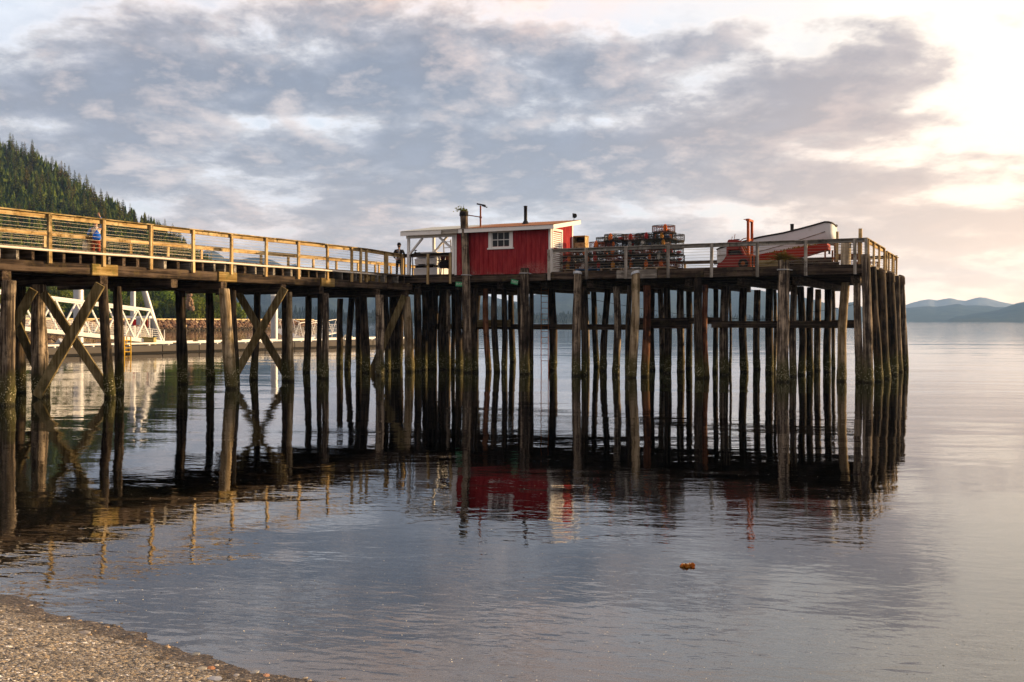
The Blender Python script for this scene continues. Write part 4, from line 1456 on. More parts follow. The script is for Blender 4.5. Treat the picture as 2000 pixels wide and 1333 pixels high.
    for (a, b_) in (((pu + .05, HV0 + .06, 6.05), (pu + .85, HV0 + .06, 6.87)), ((-25.47, HV0 + .06, 6.25), (-26.25, HV0 + .06, 6.87)), ((pu + .05, HV1 - .1, 6.35), (pu + .9, HV1 - .1, 7.2)), ((-25.47, HV1 - .1, 6.5), (-26.2, HV1 - .1, 7.2))):
        mb = MB(); mb.bar(a, b_, .10, .11, up=(0, 1, 0)); mb.build('porch_brace', M['white'], t)
    # stove pipe through the roof
    u, v = u_at(1026.5, 45.3), 45.3
    z = roof_z(v)
    mb = MB()
    mb.lathe([(.20, z + .0), (.17, z + .06), (.09, z + .20), (.085, z + .22), (.085, z + .88), (.095, z + .885), (.095, z + .94), (.06, z + .945)], (u, v, 0), 16)
    mb.build('stove_pipe', M['black'], t)
    # little round anemometer at the high corner
    u, v = u_at(1121, 46.5), 46.5
    z = roof_z(v)
    mb = MB()
    mb.tube([(u, v, z), (u, v, z + .42)], .012, 6)
    mb.lathe([(.0, -.03), (.09, -.02), (.12, .0), (.09, .02), (0, .03)], (u + .05, v, z + .27), 14, 'y')
    mb.bar((u - .05, v, z + .18), (u - .05, v, z + .40), .05, .03)
    mb.build('roof_fitting', M['black'], t)
    return t
hut()

# mast on the roof with a slanting crosspiece
def roof_mast():
    u, v = u_at(938.5, 44.3), 44.3
    s = F * H / P(u, v, 0).y
    zz = lambda y: H + (627 - y) / s * H
    t = thing('roof_mast', 'rusty iron mast on the hut roof with a dark crosspiece and a bracing rod', 'mast', (u, v, 7.36))
    mb = MB(); mb.tube([(u, v, 7.3), (u, v, zz(402))], .045, 8); mb.build('pole', M['rust'], t)
    mb = MB(); mb.bar((u - .17, v - .05, zz(398.5)), (u + .27, v + .02, zz(402.3)), .12, .07)
    mb.bar((u + .10, v, zz(402.5)), (u + .36, v + .03, zz(406)), .09, .05); mb.build('crosspiece', M['black'], t)
    mb = MB(); mb.tube([(u + .08, v, zz(425)), (u - .68, v - .5, zz(420))], .025, 8)
    mb.lathe([(.0, -.06), (.06, -.05), (.06, .05), (0, .06)], (u, v, zz(425)), 10); mb.build('brace_rod', M['rust'], t)
roof_mast()

# signs below the deck edge
for px, y0, y1, tilt, lab in ((896.5, 551, 560, .06, 'small green sign plate under the deck edge beside the tallest piling'), (1005, 546.5, 556, .22, 'small tilted green sign plate under the deck edge beside the split brown piling')):
    v = V_FRONT - .16
    u = u_at(px, v)
    s = F * H / P(u, v, 0).y
    z = H + (627 - (y0 + y1) / 2) / s * H
    t = thing('green_sign', lab, 'sign', (u, v, z - .12))
    w = .19
    mb = MB()
    mb.bar((u - w, v, z + tilt * w), (u + w, v, z - tilt * w), .02, .23)
    mb.bar((u - w * .6, v + .05, z + .1), (u - w * .6, v + .05, z + .34), .03, .03)
    mb.build('plate', paint('sign green', (.035, .30, .125), (.10, .36, .18), .4, .5, 4), t)
    mb = MB()
    rr = random.Random(int(px))
    for i in range(5):
        x = u - w * .72 + i * w * .36
        zc = z - tilt * (x - u)
        mb.box(x, x + .018, v - .016, v - .011, zc - .06, zc + .06)
        if i % 2 == 0:
            mb.box(x + .018, x + .055, v - .016, v - .011, zc + .035, zc + .055)
    mb.build('lettering', M['white'], t)
# ------------------------------------------------------------------ crab pots
M['netting'] = paint('tarred netting', (.05, .06, .05), (.26, .22, .13), .8, .6, 5)
M['net_rust'] = paint('rust stained netting', (.22, .06, .03), (.10, .05, .03), .8, .6, 5)
M['net_dark'] = paint('black netting', (.03, .035, .04), (.12, .11, .09), .8, .6, 5)
M['iron'] = paint('rubber wrapped iron', (.035, .028, .023), (.14, .08, .045), .7, .5, 4)
M['pallet'] = wood('pallet wood', ((.10, .07, .045), (.26, .19, .13), (.42, .34, .25)), 'x', 9, .5)
M['blue'] = paint('blue plastic', (.02, .10, .26), (.03, .08, .17), .5, .4, 4)

def crab_pot(kind, label, group):
    """round crab pot 1.08 m wide, .33 m high, mesh on all sides"""
    rr = random.Random(kind)
    Rr, h = .54, .31
    t = thing('crab_pot', label, 'crab pot', (0, 0, 0), group)
    mb = MB()
    for z in (.02, h):
        mb.tube([(Rr * math.cos(a * .2618), Rr * math.sin(a * .2618), z) for a in range(25)], .015, 6, cap=False)
    for a in range(8):
        x, y = Rr * math.cos(a * .7854), Rr * math.sin(a * .7854)
        mb.tube([(x, y, .02), (x, y, h)], .013, 5)
    for a in range(3):
        c, s_ = math.cos(a * 1.047), math.sin(a * 1.047)
        mb.tube([(Rr * c, Rr * s_, .02), (-Rr * c, -Rr * s_, .02)], .012, 5)
        if a == 0:
            mb.tube([(Rr * c, Rr * s_, h), (-Rr * c, -Rr * s_, h)], .012, 5)
    mb.build('frame', M['iron'], t)
    nb = MB()
    def thread(a, b, r=.0062):
        a, b = Vector(a), Vector(b)
        d = (b - a).normalized(); x = d.orthogonal().normalized(); y = d.cross(x)
        vs = [p + (x * math.cos(k * 2.094) + y * math.sin(k * 2.094)) * r for p in (a, b) for k in range(3)]
        nb.add(vs, [(0, 1, 4, 3), (1, 2, 5, 4), (2, 0, 3, 5)])
    n = 30
    for i in range(n):
        a0, a1 = 6.2832 * i / n, 6.2832 * (i + 2.2) / n
        for s0, s1 in ((a0, a1), (a1, a0)):
            thread((Rr * math.cos(s0), Rr * math.sin(s0), .02), (Rr * .985 * math.cos((s0 + s1) / 2), Rr * .985 * math.sin((s0 + s1) / 2), h / 2))
            thread((Rr * .985 * math.cos((s0 + s1) / 2), Rr * .985 * math.sin((s0 + s1) / 2), h / 2), (Rr * math.cos(s1), Rr * math.sin(s1), h))
    for z in (.02, h):
        for i in range(16):
            a = 6.2832 * i / 16
            thread((Rr * math.cos(a), Rr * math.sin(a), z), (.1 * math.cos(a + .5), .1 * math.sin(a + .5), z - (.05 if z > .1 else 0)))
        for q in (.18, .33, .45):
            for i in range(14):
                a, b_ = 6.2832 * i / 14, 6.2832 * (i + 1) / 14
                thread((q * math.cos(a), q * math.sin(a), z - (.03 if z > .1 else 0)), (q * math.cos(b_), q * math.sin(b_), z - (.03 if z > .1 else 0)))
    for i in range(26):      # coiled line left inside
        a = rr.random() * 6.28; q = rr.uniform(.05, .4)
        thread((q * math.cos(a), q * math.sin(a), rr.uniform(.03, .12)), (q * math.cos(a + 1), q * math.sin(a + 1), rr.uniform(.03, .18)), .011)
    nb.build('netting', (M['netting'], M['net_rust'], M['net_dark'])[kind % 3], t)
    return t

BUOY = {'orange': paint('orange foam', (.90, .20, .03), (.55, .10, .03), .6, .4, 6), 'red': paint('red foam', (.55, .03, .025), (.32, .03, .03), .6, .4, 6),
        'yellow': paint('amber foam', (.75, .32, .04), (.5, .2, .04), .6, .4, 6), 'white': paint('white foam', (.72, .70, .64), (.45, .42, .36), .6, .4, 6), 'navy': paint('dark blue foam', (.03, .06, .16), None, .6, .4, 6)}
ST_ORD = ['lowest', 'second up', 'third up', 'fourth up', 'fifth up', 'sixth up']

def pots():
    rr = random.Random(17)
    pl = []
    def pallet(px0, px1, v, mat, label):
        u0, u1 = u_at(px0, v), u_at(px1, v)
        t = thing('pallet', label, 'pallet', ((u0 + u1) / 2, v, DECK), 'pallets under the crab pots')
        w = u1 - u0
        mb = MB()
        for i in range(7):
            y = v + .0 + i * .185
            mb.box(u0, u1, y, y + .12, DECK + .115, DECK + .135)
        mb.build('top_boards', mat, t)
        mb = MB()
        for f in (0, .47, .94):
            mb.box(u0 + f * w, u0 + f * w + .06 * w, v, v + 1.23, DECK + .022, DECK + .113)
        mb.build('bearers', mat, t)
        mb = MB()
        for i in (0, 3, 6):
            y = v + .0 + i * .185
            mb.box(u0, u1, y, y + .12, DECK + .0, DECK + .020)
        mb.build('bottom_boards', mat, t)
    VP = 44.75
    pallet(1086, 1121, VP, M['pallet'], 'brown pallet under the pot stack next to the hut shutter')
    pallet(1124.5, 1170, VP, M['blue'], 'blue plastic pallet under the crab pots')
    pallet(1172.5, 1214.5, VP, M['pallet'], 'brown pallet right after the blue plastic one under the pots')
    pallet(1217, 1256, VP, M['pallet'], 'dull brown pallet under the pots between its two brown neighbours')
    pallet(1258.5, 1306, VP, paint('fresh pallet wood', (.46, .34, .21), (.3, .2, .12), .8, .6, 5), 'fresh yellowish pallet under the tallest pot stack')
    # stacks: pixel of the centre, depth, count, phrase
    stacks = [(1110, 45.35, 3, 'the low stack by the hut shutter'), (1145, 45.45, 3, 'the stack standing on the blue pallet'), (1171, 45.25, 4, 'the front stack between blue pallet and tall stacks'),
              (1203, 45.3, 5, 'the first tall stack, counted from the hut'), (1235, 45.55, 5, 'the tall stack between the first and the red topped one'), (1263, 45.3, 5, 'the front stack with a red buoy in its top pot'),
              (1297, 45.35, 6, 'the tallest stack, on the yellowish pallet'), (1128, 46.75, 3, 'the back row stack behind the blue pallet'), (1187, 46.7, 5, 'the back row stack behind the first tall one'),
              (1238, 46.8, 5, 'the back row stack right behind the second tall one'), (1281, 46.75, 5, 'the back row stack half hidden behind the tallest one'), (1314, 46.6, 5, 'the outermost stack towards the forklift')]
    protos = [crab_pot(i, 'round black crab pot with netting', 'stacked round crab pots') for i in range(3)]
    used = set()
    bu = {'orange': [], 'red': []}
    tops = {}
    bproto = {}
    def buoy(c, col, lab, k=1.0, axis='z'):
        mb = MB()
        mb.lathe([(.0, -.17), (.05, -.165), (.085, -.12), (.095, -.03), (.09, .06), (.06, .14), (.035, .175), (0, .18)], (0, 0, 0), 12, axis)
        mb.v = [p * k + Vector(c) for p in mb.v]
        mb.solo('buoy', BUOY[col], lab, 'buoy', tuple(c), 'crab pot buoys')
    for si, (px, v, n, ph) in enumerate(stacks):
        u = u_at(px, v)
        base = DECK + .137
        for j in range(n):
            uu, vv = u + rr.uniform(-.05, .05), v + rr.uniform(-.06, .06)
            z = base + j * .332
            i = (0, 2, 1, 0, 2)[(si * 2 + j) % 5]
            sp = ['the low stack by the shutter', 'the blue pallet stack', 'the front stack beyond the blue pallet', 'the first tall stack', 'the second tall stack', 'the red buoy topped stack', 'the tallest stack', 'the back stack behind blue', 'the back stack behind tall one', 'the back stack behind second tall', 'the back stack behind the tallest', 'the outermost stack'][si]
            lab = '%s crab pot of %s' % (ST_ORD[j] if j < n - 1 else 'topmost', ph)
            if i in used:
                o = dup(protos[i], P(uu, vv, z), -ANG + rr.random() * 6.28, lab)
            else:
                o = protos[i]; used.add(i); o.location = P(uu, vv, z); o['label'] = lab
            o.rotation_euler = (rr.uniform(-.012, .012), rr.uniform(-.012, .012), o.rotation_euler.z)
            # what lies in the pot
            pos = ST_ORD[j] if j < n - 1 else 'topmost'
            top = j == n - 1
            if si in (3, 5, 6) and top or (si in (6, 3) and j in (3, 4)) or rr.random() < .8:
                col = rr.choice(['orange', 'orange', 'red', 'red', 'orange', 'yellow', 'white'])
                if top and si in (3, 6, 11):
                    col = 'orange'
                if si == 5 and top:
                    col = 'red'
                buoy((uu + rr.uniform(-.18, .22), vv - rr.uniform(.15, .34), z + .185), col, '%s buoy in the %s pot of %s' % ({'yellow': 'amber', 'white': 'whitish'}.get(col, col), pos, sp), rr.uniform(.85, 1.1))
            if rr.random() < .38 or (si == 3 and top):
                col = rr.choice(['red', 'white', 'navy'])
                if si == 3 and top: col = 'red'
                buoy((uu + rr.uniform(.1, .3), vv + rr.uniform(-.1, .1), z + .13), col, 'spare %s buoy in the %s pot of %s' % ({'white': 'whitish', 'navy': 'dark blue'}.get(col, col), pos, sp), rr.uniform(.7, .85), 'x')
        tops[si] = base + n * .332
    # open fronted yellow wooden box on the back of the stacks
    v = 46.75
    u0, u1 = u_at(1118.5, v), u_at(1143, v)
    z0 = tops[7] + .02
    t = thing('wooden_box', 'open yellowish wooden box perched behind the hut corner above the pots', 'box', ((u0 + u1) / 2, v, z0))
    wm = M['gold_x']
    z1 = 6.93
    mb = MB(); mb.box(u0, u1, v, v + .5, z1 - .07, z1); mb.build('lid', wm, t)
    mb = MB(); mb.box(u0 + .01, u0 + .05, v + .0, v + .49, z0, z1 - .072); mb.box(u1 - .05, u1 - .01, v, v + .49, z0, z1 - .072); mb.build('side_panel', wm, t)
    mb = MB(); mb.box(u0 + .052, u1 - .052, v + .005, v + .035, z0, z0 + (z1 - z0) * .55); mb.build('front_board', M['gold_z'], t)
    mb = MB(); mb.box(u0 + .052, u1 - .052, v + .45, v + .485, z0, z1 - .072); mb.build('back_panel', M['beam_x'], t)
    mb = MB(); mb.box(u0 - .08, u1 + .08, v - .02, v + .52, z0 - .03, z0 - .004); mb.build('base_board', M['beam_x'], t)
    # rectangular rusty wire pots at the seaward corner
    rm = paint('rusty mesh', (.16, .075, .04), (.07, .035, .02), .85, .6, 5)
    for i, (uu, vv, zz, lab) in enumerate(((-6.6, 46.6, 0, 'lower rusty square mesh pot stacked behind the pier end railing'), (-6.6, 46.6, .55, 'upper rusty square mesh pot stacked behind the pier end railing'), (-6.5, 49.0, 0, 'rusty square mesh pot in the middle behind the pier end railing'), (-6.5, 52.6, 0, 'farthest rusty square mesh pot behind the pier end railing'))):
        t = thing('mesh_pot', lab, 'crab pot', (uu, vv, DECK + zz), 'square mesh pots at the pier end')
        mb = MB()
        a, b_, c, d, e, f = uu - .5, uu + .5, vv - .5, vv + .5, DECK + zz + .02, DECK + zz + .53
        for x in (a, b_):
            for y in (c, d):
                mb.bar((x, y, e), (x, y, f), .04, .04)
        for z in (e, f):
            mb.bar((a, c, z), (b_, c, z), .04, .04); mb.bar((a, d, z), (b_, d, z), .04, .04); mb.bar((a, c, z), (a, d, z), .04, .04); mb.bar((b_, c, z), (b_, d, z), .04, .04)
        mb.build('frame', rm, t)
        mb = MB()
        for q in range(1, 14):
            g = q / 14
            mb.bar((a + g, c, e), (a + g, c, f), .012, .012); mb.bar((b_, c + g, e), (b_, c + g, f), .012, .012); mb.bar((a, c + g, e), (a, c + g, f), .012, .012)
        for q in range(1, 7):
            z = e + (f - e) * q / 7
            mb.bar((a, c, z), (b_, c, z), .012, .012); mb.bar((b_, c, z), (b_, d, z), .012, .012); mb.bar((a, c, z), (a, d, z), .012, .012)
        mb.build('mesh', rm, t)
pots()

# ------------------------------------------------------------------ forklift
def forklift():
    v0, v1 = 45.15, 46.15
    U0 = u_at(1400, v0)
    k = .00203 * 1.0
    fx = lambda X: U0 + (X - 160) * k
    fz = lambda Z: DECK + .02 + (1235 - Z) * k
    red = paint('faded red machine paint', (.21, .03, .026), (.15, .045, .028), .6, .75, 3)
    org = paint('bright orange machine paint', (.42, .085, .022), (.20, .05, .02), .6, .7, 5)  # mast and carriage get a brighter orange than the red body
    t = thing('forklift', 'old rusty red forklift with a tall double mast parked behind the railing', 'forklift', (fx(500), v0, DECK))
    mb = MB()
    low = [(165, 1225), (158, 1160), (195, 1125), (270, 1082), (330, 1020), (362, 965), (385, 938), (760, 938), (820, 985), (880, 1010), (880, 1120), (850, 1215), (640, 1232), (300, 1232)]
    mb.prism([(fx(a), fz(b)) for a, b in low], v0, v1)
    mb.build('chassis', red, t)
    mb = MB()
    hood = [(368, 936), (372, 760), (385, 660), (402, 605), (432, 583), (610, 590), (640, 610), (652, 690), (650, 815), (425, 815), (405, 830), (405, 905), (420, 936)]
    mb.prism([(fx(a), fz(b)) for a, b in hood], v0 + .06, v1 - .06)
    mb.build('engine_cover', red, t)
    mb = MB()
    mb.prism([(fx(a), fz(b)) for a, b in [(652, 640), (700, 740), (790, 936), (740, 936), (662, 790)]], v0 + .12, v1 - .12)
    mb.build('dashboard', red, t)
    mb = MB()
    mb.box(fx(430), fx(650), v0 + .14, v1 - .14, fz(936), fz(840))
    mb.build('engine', M['black'], t)
    mb = MB()
    mb.lathe([(.06, -.03), (.205, -.03), (.225, .0), (.225, .12), (.205, .15), (.06, .15)], (fx(760), v0 - .03, DECK + .225), 22, 'y')
    w = mb.build('wheel', M['rubber'], t)
    mb = MB(); mb.lathe([(.0, -.035), (.09, -.035), (.12, -.01), (.12, .03)], (fx(760), v0 - .034, DECK + .225), 16, 'y'); mb.build('hub', M['rust'], w)
    mb = MB()
    mb.lathe([(.06, -.15), (.205, -.15), (.225, -.12), (.225, .0), (.205, .03), (.06, .03)], (fx(760), v1 + .03, DECK + .225), 22, 'y')
    mb.build('wheel', M['rubber'], t)
    mb = MB()
    mb.lathe([(.05, -.12), (.16, -.12), (.175, -.09), (.175, .09), (.16, .12), (.05, .12)], (fx(330), (v0 + v1) / 2, DECK + .175), 18, 'y')
    mb.build('wheel', M['rubber'], t)
    # mast
    for v in (v0 + .10, v1 - .16):
        mb = MB()
        x = fx(858)
        mb.box(x - .055, x + .05, v, v + .035, DECK + .05, fz(130))
        mb.box(x - .055, x - .03, v - .045, v + .08, DECK + .05, fz(130))
        mb.box(x + .025, x + .05, v - .045, v + .08, DECK + .05, fz(130))
        mb.build('mast_rail', org, t)
    mb = MB()
    x = fx(858)
    mb.box(x - .10, x + .05, v0 + .05, v1 - .04, fz(178), fz(132)); mb.box(x - .20, x + .02, v0 + .05, v0 + .16, fz(150), fz(138))
    mb.build('mast_head', org, t)
    mb = MB()
    for z in (590, 960):
        mb.box(x - .02, x + .025, v0 + .14, v1 - .16, fz(z + 22), fz(z - 22))
    mb.build('mast_crossbar', org, t)
    mb = MB()
    x = fx(905)
    a, b_ = v0 + .0, v1 + .0
    for z in ((1215, 1150), (1000, 930)):
        mb.box(x, x + .06, a, b_, fz(z[0]), fz(z[1]))
    for f in (0, .3, .62, .88):
        mb.box(x + .002, x + .058, a + (b_ - a) * f, a + (b_ - a) * f + .13, fz(1150), fz(1000))
    mb.build('fork_carriage', org, t)
    for f in (.18, .72):
        mb = MB()
        yy = a + (b_ - a) * f
        mb.box(x + .062, x + .10, yy, yy + .10, fz(1222), fz(960)); mb.box(x + .10, x + .55, yy, yy + .10, fz(1232), fz(1216))
        mb.build('fork', M['black'], t)
    mb = MB()
    for q in range(2):
        mb.tube([(fx(700), v0 + .3 + q * .4, fz(700)), (fx(850), v0 + .3 + q * .4, fz(1000))], .035, 8)
    mb.tube([(fx(640), v0 + .35, fz(620)), (fx(725), v0 + .35, fz(565)), (fx(840), v0 + .35, fz(548))], .022, 6)
    mb.tube([(fx(690), v1 - .3, fz(610)), (fx(740), v1 - .3, fz(690)), (fx(790), v1 - .3, fz(780))], .03, 6)
    mb.build('tilt_cylinder', M['rust'], t)
    mb = MB()
    c = Vector((fx(545), (v0 + v1) / 2, fz(573)))
    mb.tube([c + Vector((math.cos(a_ * .3927) * .15, math.sin(a_ * .3927) * .15, .01 * math.cos(a_ * .3927))) for a_ in range(17)], .013, 6, cap=False)
    mb.tube([c - Vector((.15, 0, 0)), c + Vector((.15, 0, 0))], .01, 5)
    mb.tube([c, c - Vector((0, 0, .08))], .02, 6)
    mb.build('steering_wheel', M['black'], t)
    for (a_, b2, c_, d_, vv) in ((455, 580, 472, 508, v0 + .35), (492, 575, 515, 450, v0 + .5)):
        mb = MB()
        mb.tube([(fx(a_), vv, fz(b2)), (fx(c_), vv, fz(d_))], [.012, .016], 6)
        mb.build('lever', M['rust'], t)
    mb = MB()
    mb.bar((fx(110), v0 + .02, fz(1130)), (fx(190), v0 + .3, fz(1105)), .08, .05)
    mb.build('tow_hitch', M['black'], t)
forklift()

# ------------------------------------------------------------------ white boat on the deck
def boat():
    v = 48.3
    ua, ub = u_at(1392, v), u_at(1611, v)
    def z_at(px, py):
        s = F * H / P(u_at(px, v), v, 0).y
        return H + (627 - py) / s * H
    t = thing('white_boat', 'white boat hull with black gunwale laid up on deck behind the forklift', 'boat', ((ua + ub) / 2, v, DECK))
    n = 22
    sheer = [(1392, 486), (1440, 474.5), (1480, 464.5), (1530, 456), (1570, 446), (1592, 440), (1611, 434.5)]
    secs = []
    for i in range(n + 1):
        f = i / n
        px = 1392 + (1611 - 1392) * f
        u = u_at(px, v)
        zs = z_at(px, interp(sheer, px))
        hw = .30 + .62 * math.sin(min(1, f * 1.5) * 1.571) ** .8
        if f < .02:
            hw = .12
        zb = DECK + .16 + .45 * max(0, .25 - f) * 2 + 1.05 * max(0, f - .42) / .58
        sec = []
        for a in range(9):
            g = a / 8 * 2 - 1          # -1 near side .. 1 far side
            if abs(g) > .5:
                w = hw * (.80 + .2 * (abs(g) - .5) / .5)
                z = zb + .16 + (zs - zb - .16) * (abs(g) - .5) / .5
            else:
                w = hw * .8 * abs(g) / .5
                z = zb + .16 * (abs(g) / .5) ** 1.5
            sec.append(Vector((u, v + .9 + math.copysign(w, g) if g else v + .9, z)))
        secs.append(sec)
    # rounded transom end
    us, zs0 = ub, secs[-1][0].z
    for q in (.3, .6, .85, 1.0):
        sec = []
        a = q * 1.571
        for p in secs[n]:
            w = p.y - (v + .9)
            kk = math.cos(a) ** .55 if q < 1 else 0.02
            sec.append(Vector((us + .36 * math.sin(a), v + .9 + w * kk, p.z - .05 * q * q - (0.10 * q ** 4))))
        secs.append(sec)
    mb = MB()
    vs = [p for s_ in secs for p in s_]
    m = 9
    mb.add(vs, [(i * m + j, i * m + j + 1, (i + 1) * m + j + 1, (i + 1) * m + j) for i in range(len(secs) - 1) for j in range(m - 1)] + [tuple(range(m - 1, -1, -1))], True)
    mb.build('hull', paint('boat white', (.60, .63, .66), (.40, .38, .34), .5, .6, 2), t)
    for j in (0, 8):
        mb = MB()
        mb.tube([s_[j] + Vector((0, -.01 if j == 0 else .01, .012)) for s_ in secs], .042, 8)
        mb.build('gunwale', M['black'], t)
    for j in (1, 7):
        mb = MB()
        mb.tube([s_[j] + Vector((0, -.012 if j == 1 else .012, .0)) for s_ in secs[:n + 1]], .022, 6)
        mb.build('rub_rail', M['grey_x'], t)
    mb = MB()
    fs = []
    vs = []
    for s_ in secs:
        vs += [s_[0] - Vector((0, 0, .06)), s_[8] - Vector((0, 0, .06))]
    mb.add(vs, [(2 * i, 2 * i + 1, 2 * i + 3, 2 * i + 2) for i in range(len(secs) - 1)])
    mb.build('foredeck', M['white'], t)
    u = u_at(1547, v + .7)
    s = F * H / P(u, v + .7, 0).y
    zt = H + (627 - 438) / s * H
    mb = MB()
    mb.lathe([(.085, zt - .52), (.085, zt - .02), (.10, zt - .02), (.10, zt), (.06, zt), (.05, zt - .1)], (u, v + .7, 0), 14)
    mb.tube([(u + .08, v + .7, zt - .28), (u + .16, v + .7, zt - .24), (u + .18, v + .7, zt - .34), (u + .1, v + .7, zt - .42)], .014, 6)
    mb.build('exhaust_stack', M['black'], t)
    for uu in (ua + .8, ub - 1.0, ub - 2.4):
        mb = MB(); mb.box(uu, uu + .25, v + .3, v + 1.5, DECK, DECK + .2); mb.solo('keel_block', M['beam_y'], 'dark timber block under the white boat hull', 'timber', (uu, v, DECK), 'keel blocks under the white boat')
boat()

# ------------------------------------------------------------------ red skiff full of weeds
def skiff():
    v = 46.35
    def pt(px, py, vv=v):
        u = u_at(px, vv)
        s = F * H / P(u, vv, 0).y
        return u, H + (627 - py) / s * H
    red = paint('weathered red boat paint', (.30, .030, .018), (.15, .022, .016), .7, .8, 3.5)
    top = [(1481, 497.5), (1500, 494), (1530, 489.5), (1570, 482.5), (1600, 477), (1612, 475)]
    bot = [(1481, 508.5), (1500, 508), (1541, 506.5), (1570, 500), (1600, 491), (1614, 488)]
    tp = [pt(*p) for p in top]
    bt = [pt(*p) for p in bot]
    w = .95
    t = thing('red_skiff', 'old red flat bottomed skiff propped up on deck and filled with weeds', 'boat', (tp[0][0], v, DECK))
    mb = MB()
    for vv, tk in ((v, .05), (v + w, -.05)):
        n = len(tp)
        vs = [(u, vv, z) for u, z in tp] + [(u, vv + (.06 if tk > 0 else -.06), z) for u, z in bt] + [(u, vv + tk, z) for u, z in tp] + [(u, vv + tk + (.06 if tk > 0 else -.06), z) for u, z in bt]
        fs = []
        for i in range(n - 1):
            fs += [(i, n + i, n + i + 1, i + 1), (2 * n + i, 2 * n + i + 1, 3 * n + i + 1, 3 * n + i), (i, i + 1, 2 * n + i + 1, 2 * n + i), (n + i, 3 * n + i, 3 * n + i + 1, n + i + 1)]
        mb.add(vs, fs)
    n = len(bt)
    mb.add([(u, v + .06, z) for u, z in bt] + [(u, v + w - .06, z) for u, z in bt] + [(u, v + .06, z + .04) for u, z in bt] + [(u, v + w - .06, z + .04) for u, z in bt],
           [f for i in range(n - 1) for f in ((i, n + i, n + i + 1, i + 1), (2 * n + i, 2 * n + i + 1, 3 * n + i + 1, 3 * n + i))])
    mb.build('hull', red, t)
    mb = MB()
    (ua, za), (ub, zb) = tp[-1], bt[-1]
    mb.add([(ua, v, za), (ua, v + w, za), (ub, v + w - .06, zb), (ub, v + .06, zb), (ua + .07, v + .02, za - .01), (ua + .07, v + w - .02, za - .01), (ub + .06, v + w - .08, zb + .02), (ub + .06, v + .08, zb + .02)],
           [(0, 1, 2, 3), (4, 7, 6, 5), (0, 4, 5, 1), (1, 5, 6, 2), (2, 6, 7, 3), (3, 7, 4, 0)])
    mb.build('transom', red, t)
    mb = MB()
    mb.add([(u, v + .05, z - .05) for u, z in tp] + [(u, v + w - .05, z - .05) for u, z in tp], [(i, i + 1, n + i + 1, n + i) for i in range(n - 1)])
    mb.build('soil', M['beam_x'], t)
    mb = MB()
    mb.box(ua + .03, ua + .10, v + w - .34, v + w - .18, zb - .16, zb + .16)
    mb.build('skeg', M['black'], t)
    for du, dv in ((-.05, .1), (.16, w - .15)):
        mb = MB(); mb.bar((ub - .02 + du, v + dv, DECK), (ub - .02 + du, v + dv, zb + .02), .07, .07, up=(0, 1, 0))
        mb.build('prop_leg', M['rust'], t)
    # weeds in it
    rr = random.Random(9)
    mb = MB()
    for i in range(420):
        f = rr.random() ** .8
        u = tp[0][0] + .3 + (tp[-1][0] - tp[0][0] - .3) * f
        z = interp(tp, u) - .05
        vv = v + rr.uniform(.04, w - .04)
        hgt = rr.uniform(.07, .17) * (1.1 if .3 < f < .75 else .9)
        a = rr.random() * 6.28
        l = Vector((math.cos(a), math.sin(a), 0)) * rr.uniform(.02, .12)
        x = Vector((-math.sin(a), math.cos(a), 0)) * rr.uniform(.008, .022)
        b_ = Vector((u, vv, z))
        mb.add([b_ - x, b_ + x, b_ + l * .6 + x * 1.5 + Vector((0, 0, hgt * .7)), b_ + l + Vector((0, 0, hgt)), b_ + l * .6 - x * 1.5 + Vector((0, 0, hgt * .7))], [(0, 1, 2, 4), (4, 2, 3)])
    mb.solo('weeds', leaf_mat('dry weeds', (.10, .07, .015), (.24, .17, .035), .04, .2, .3), 'straggly yellow green weeds growing along the top of the red skiff', None, (tp[0][0], v, tp[0][1]), kind='stuff')
skiff()

def frond_plant(name, label, cat, c, n, length, droop, mat, seed, spread=1.0):
    """a fern: arching fronds with paired leaflets"""
    rr = random.Random(seed)
    t = thing(name, label, cat, tuple(c))
    mb, sb = MB(), MB()
    c = Vector(c)
    for i in range(n):
        a = 6.2832 * i / n + rr.uniform(-.4, .4)
        o = Vector((math.cos(a), math.sin(a), 0))
        L = length * rr.uniform(.6, 1.15)
        el = rr.uniform(.35, 1.15)
        pts = []
        for k in range(9):
            f = k / 8
            pts.append(c + o * (L * f * math.cos(el) * spread) + Vector((0, 0, L * (f * math.sin(el) - droop * f * f))))
        sb.tube(pts, [.008 * (1 - k / 9) + .003 for k in range(9)], 4)
        side = Vector((-o.y, o.x, 0))
        for k in range(1, 9):
            for s_ in (-1, 1):
                for h_ in (0, .5):
                    p = pts[k - 1] + (pts[k] - pts[k - 1]) * h_
                    w = L * .24 * (1 - (k / 9) ** 1.6) * rr.uniform(.7, 1.1)
                    q = p + side * s_ * w + (pts[k] - pts[k - 1]) * .8 - Vector((0, 0, w * .25))
                    m_ = (p + q) / 2 + (pts[k] - pts[k - 1]) * .35
                    mb.add([p, m_, q, (p + q) / 2 - (pts[k] - pts[k - 1]) * .1], [(0, 1, 2, 3)])
    mb.build('leaves', mat, t)
    sb.build('stems', mat, t)

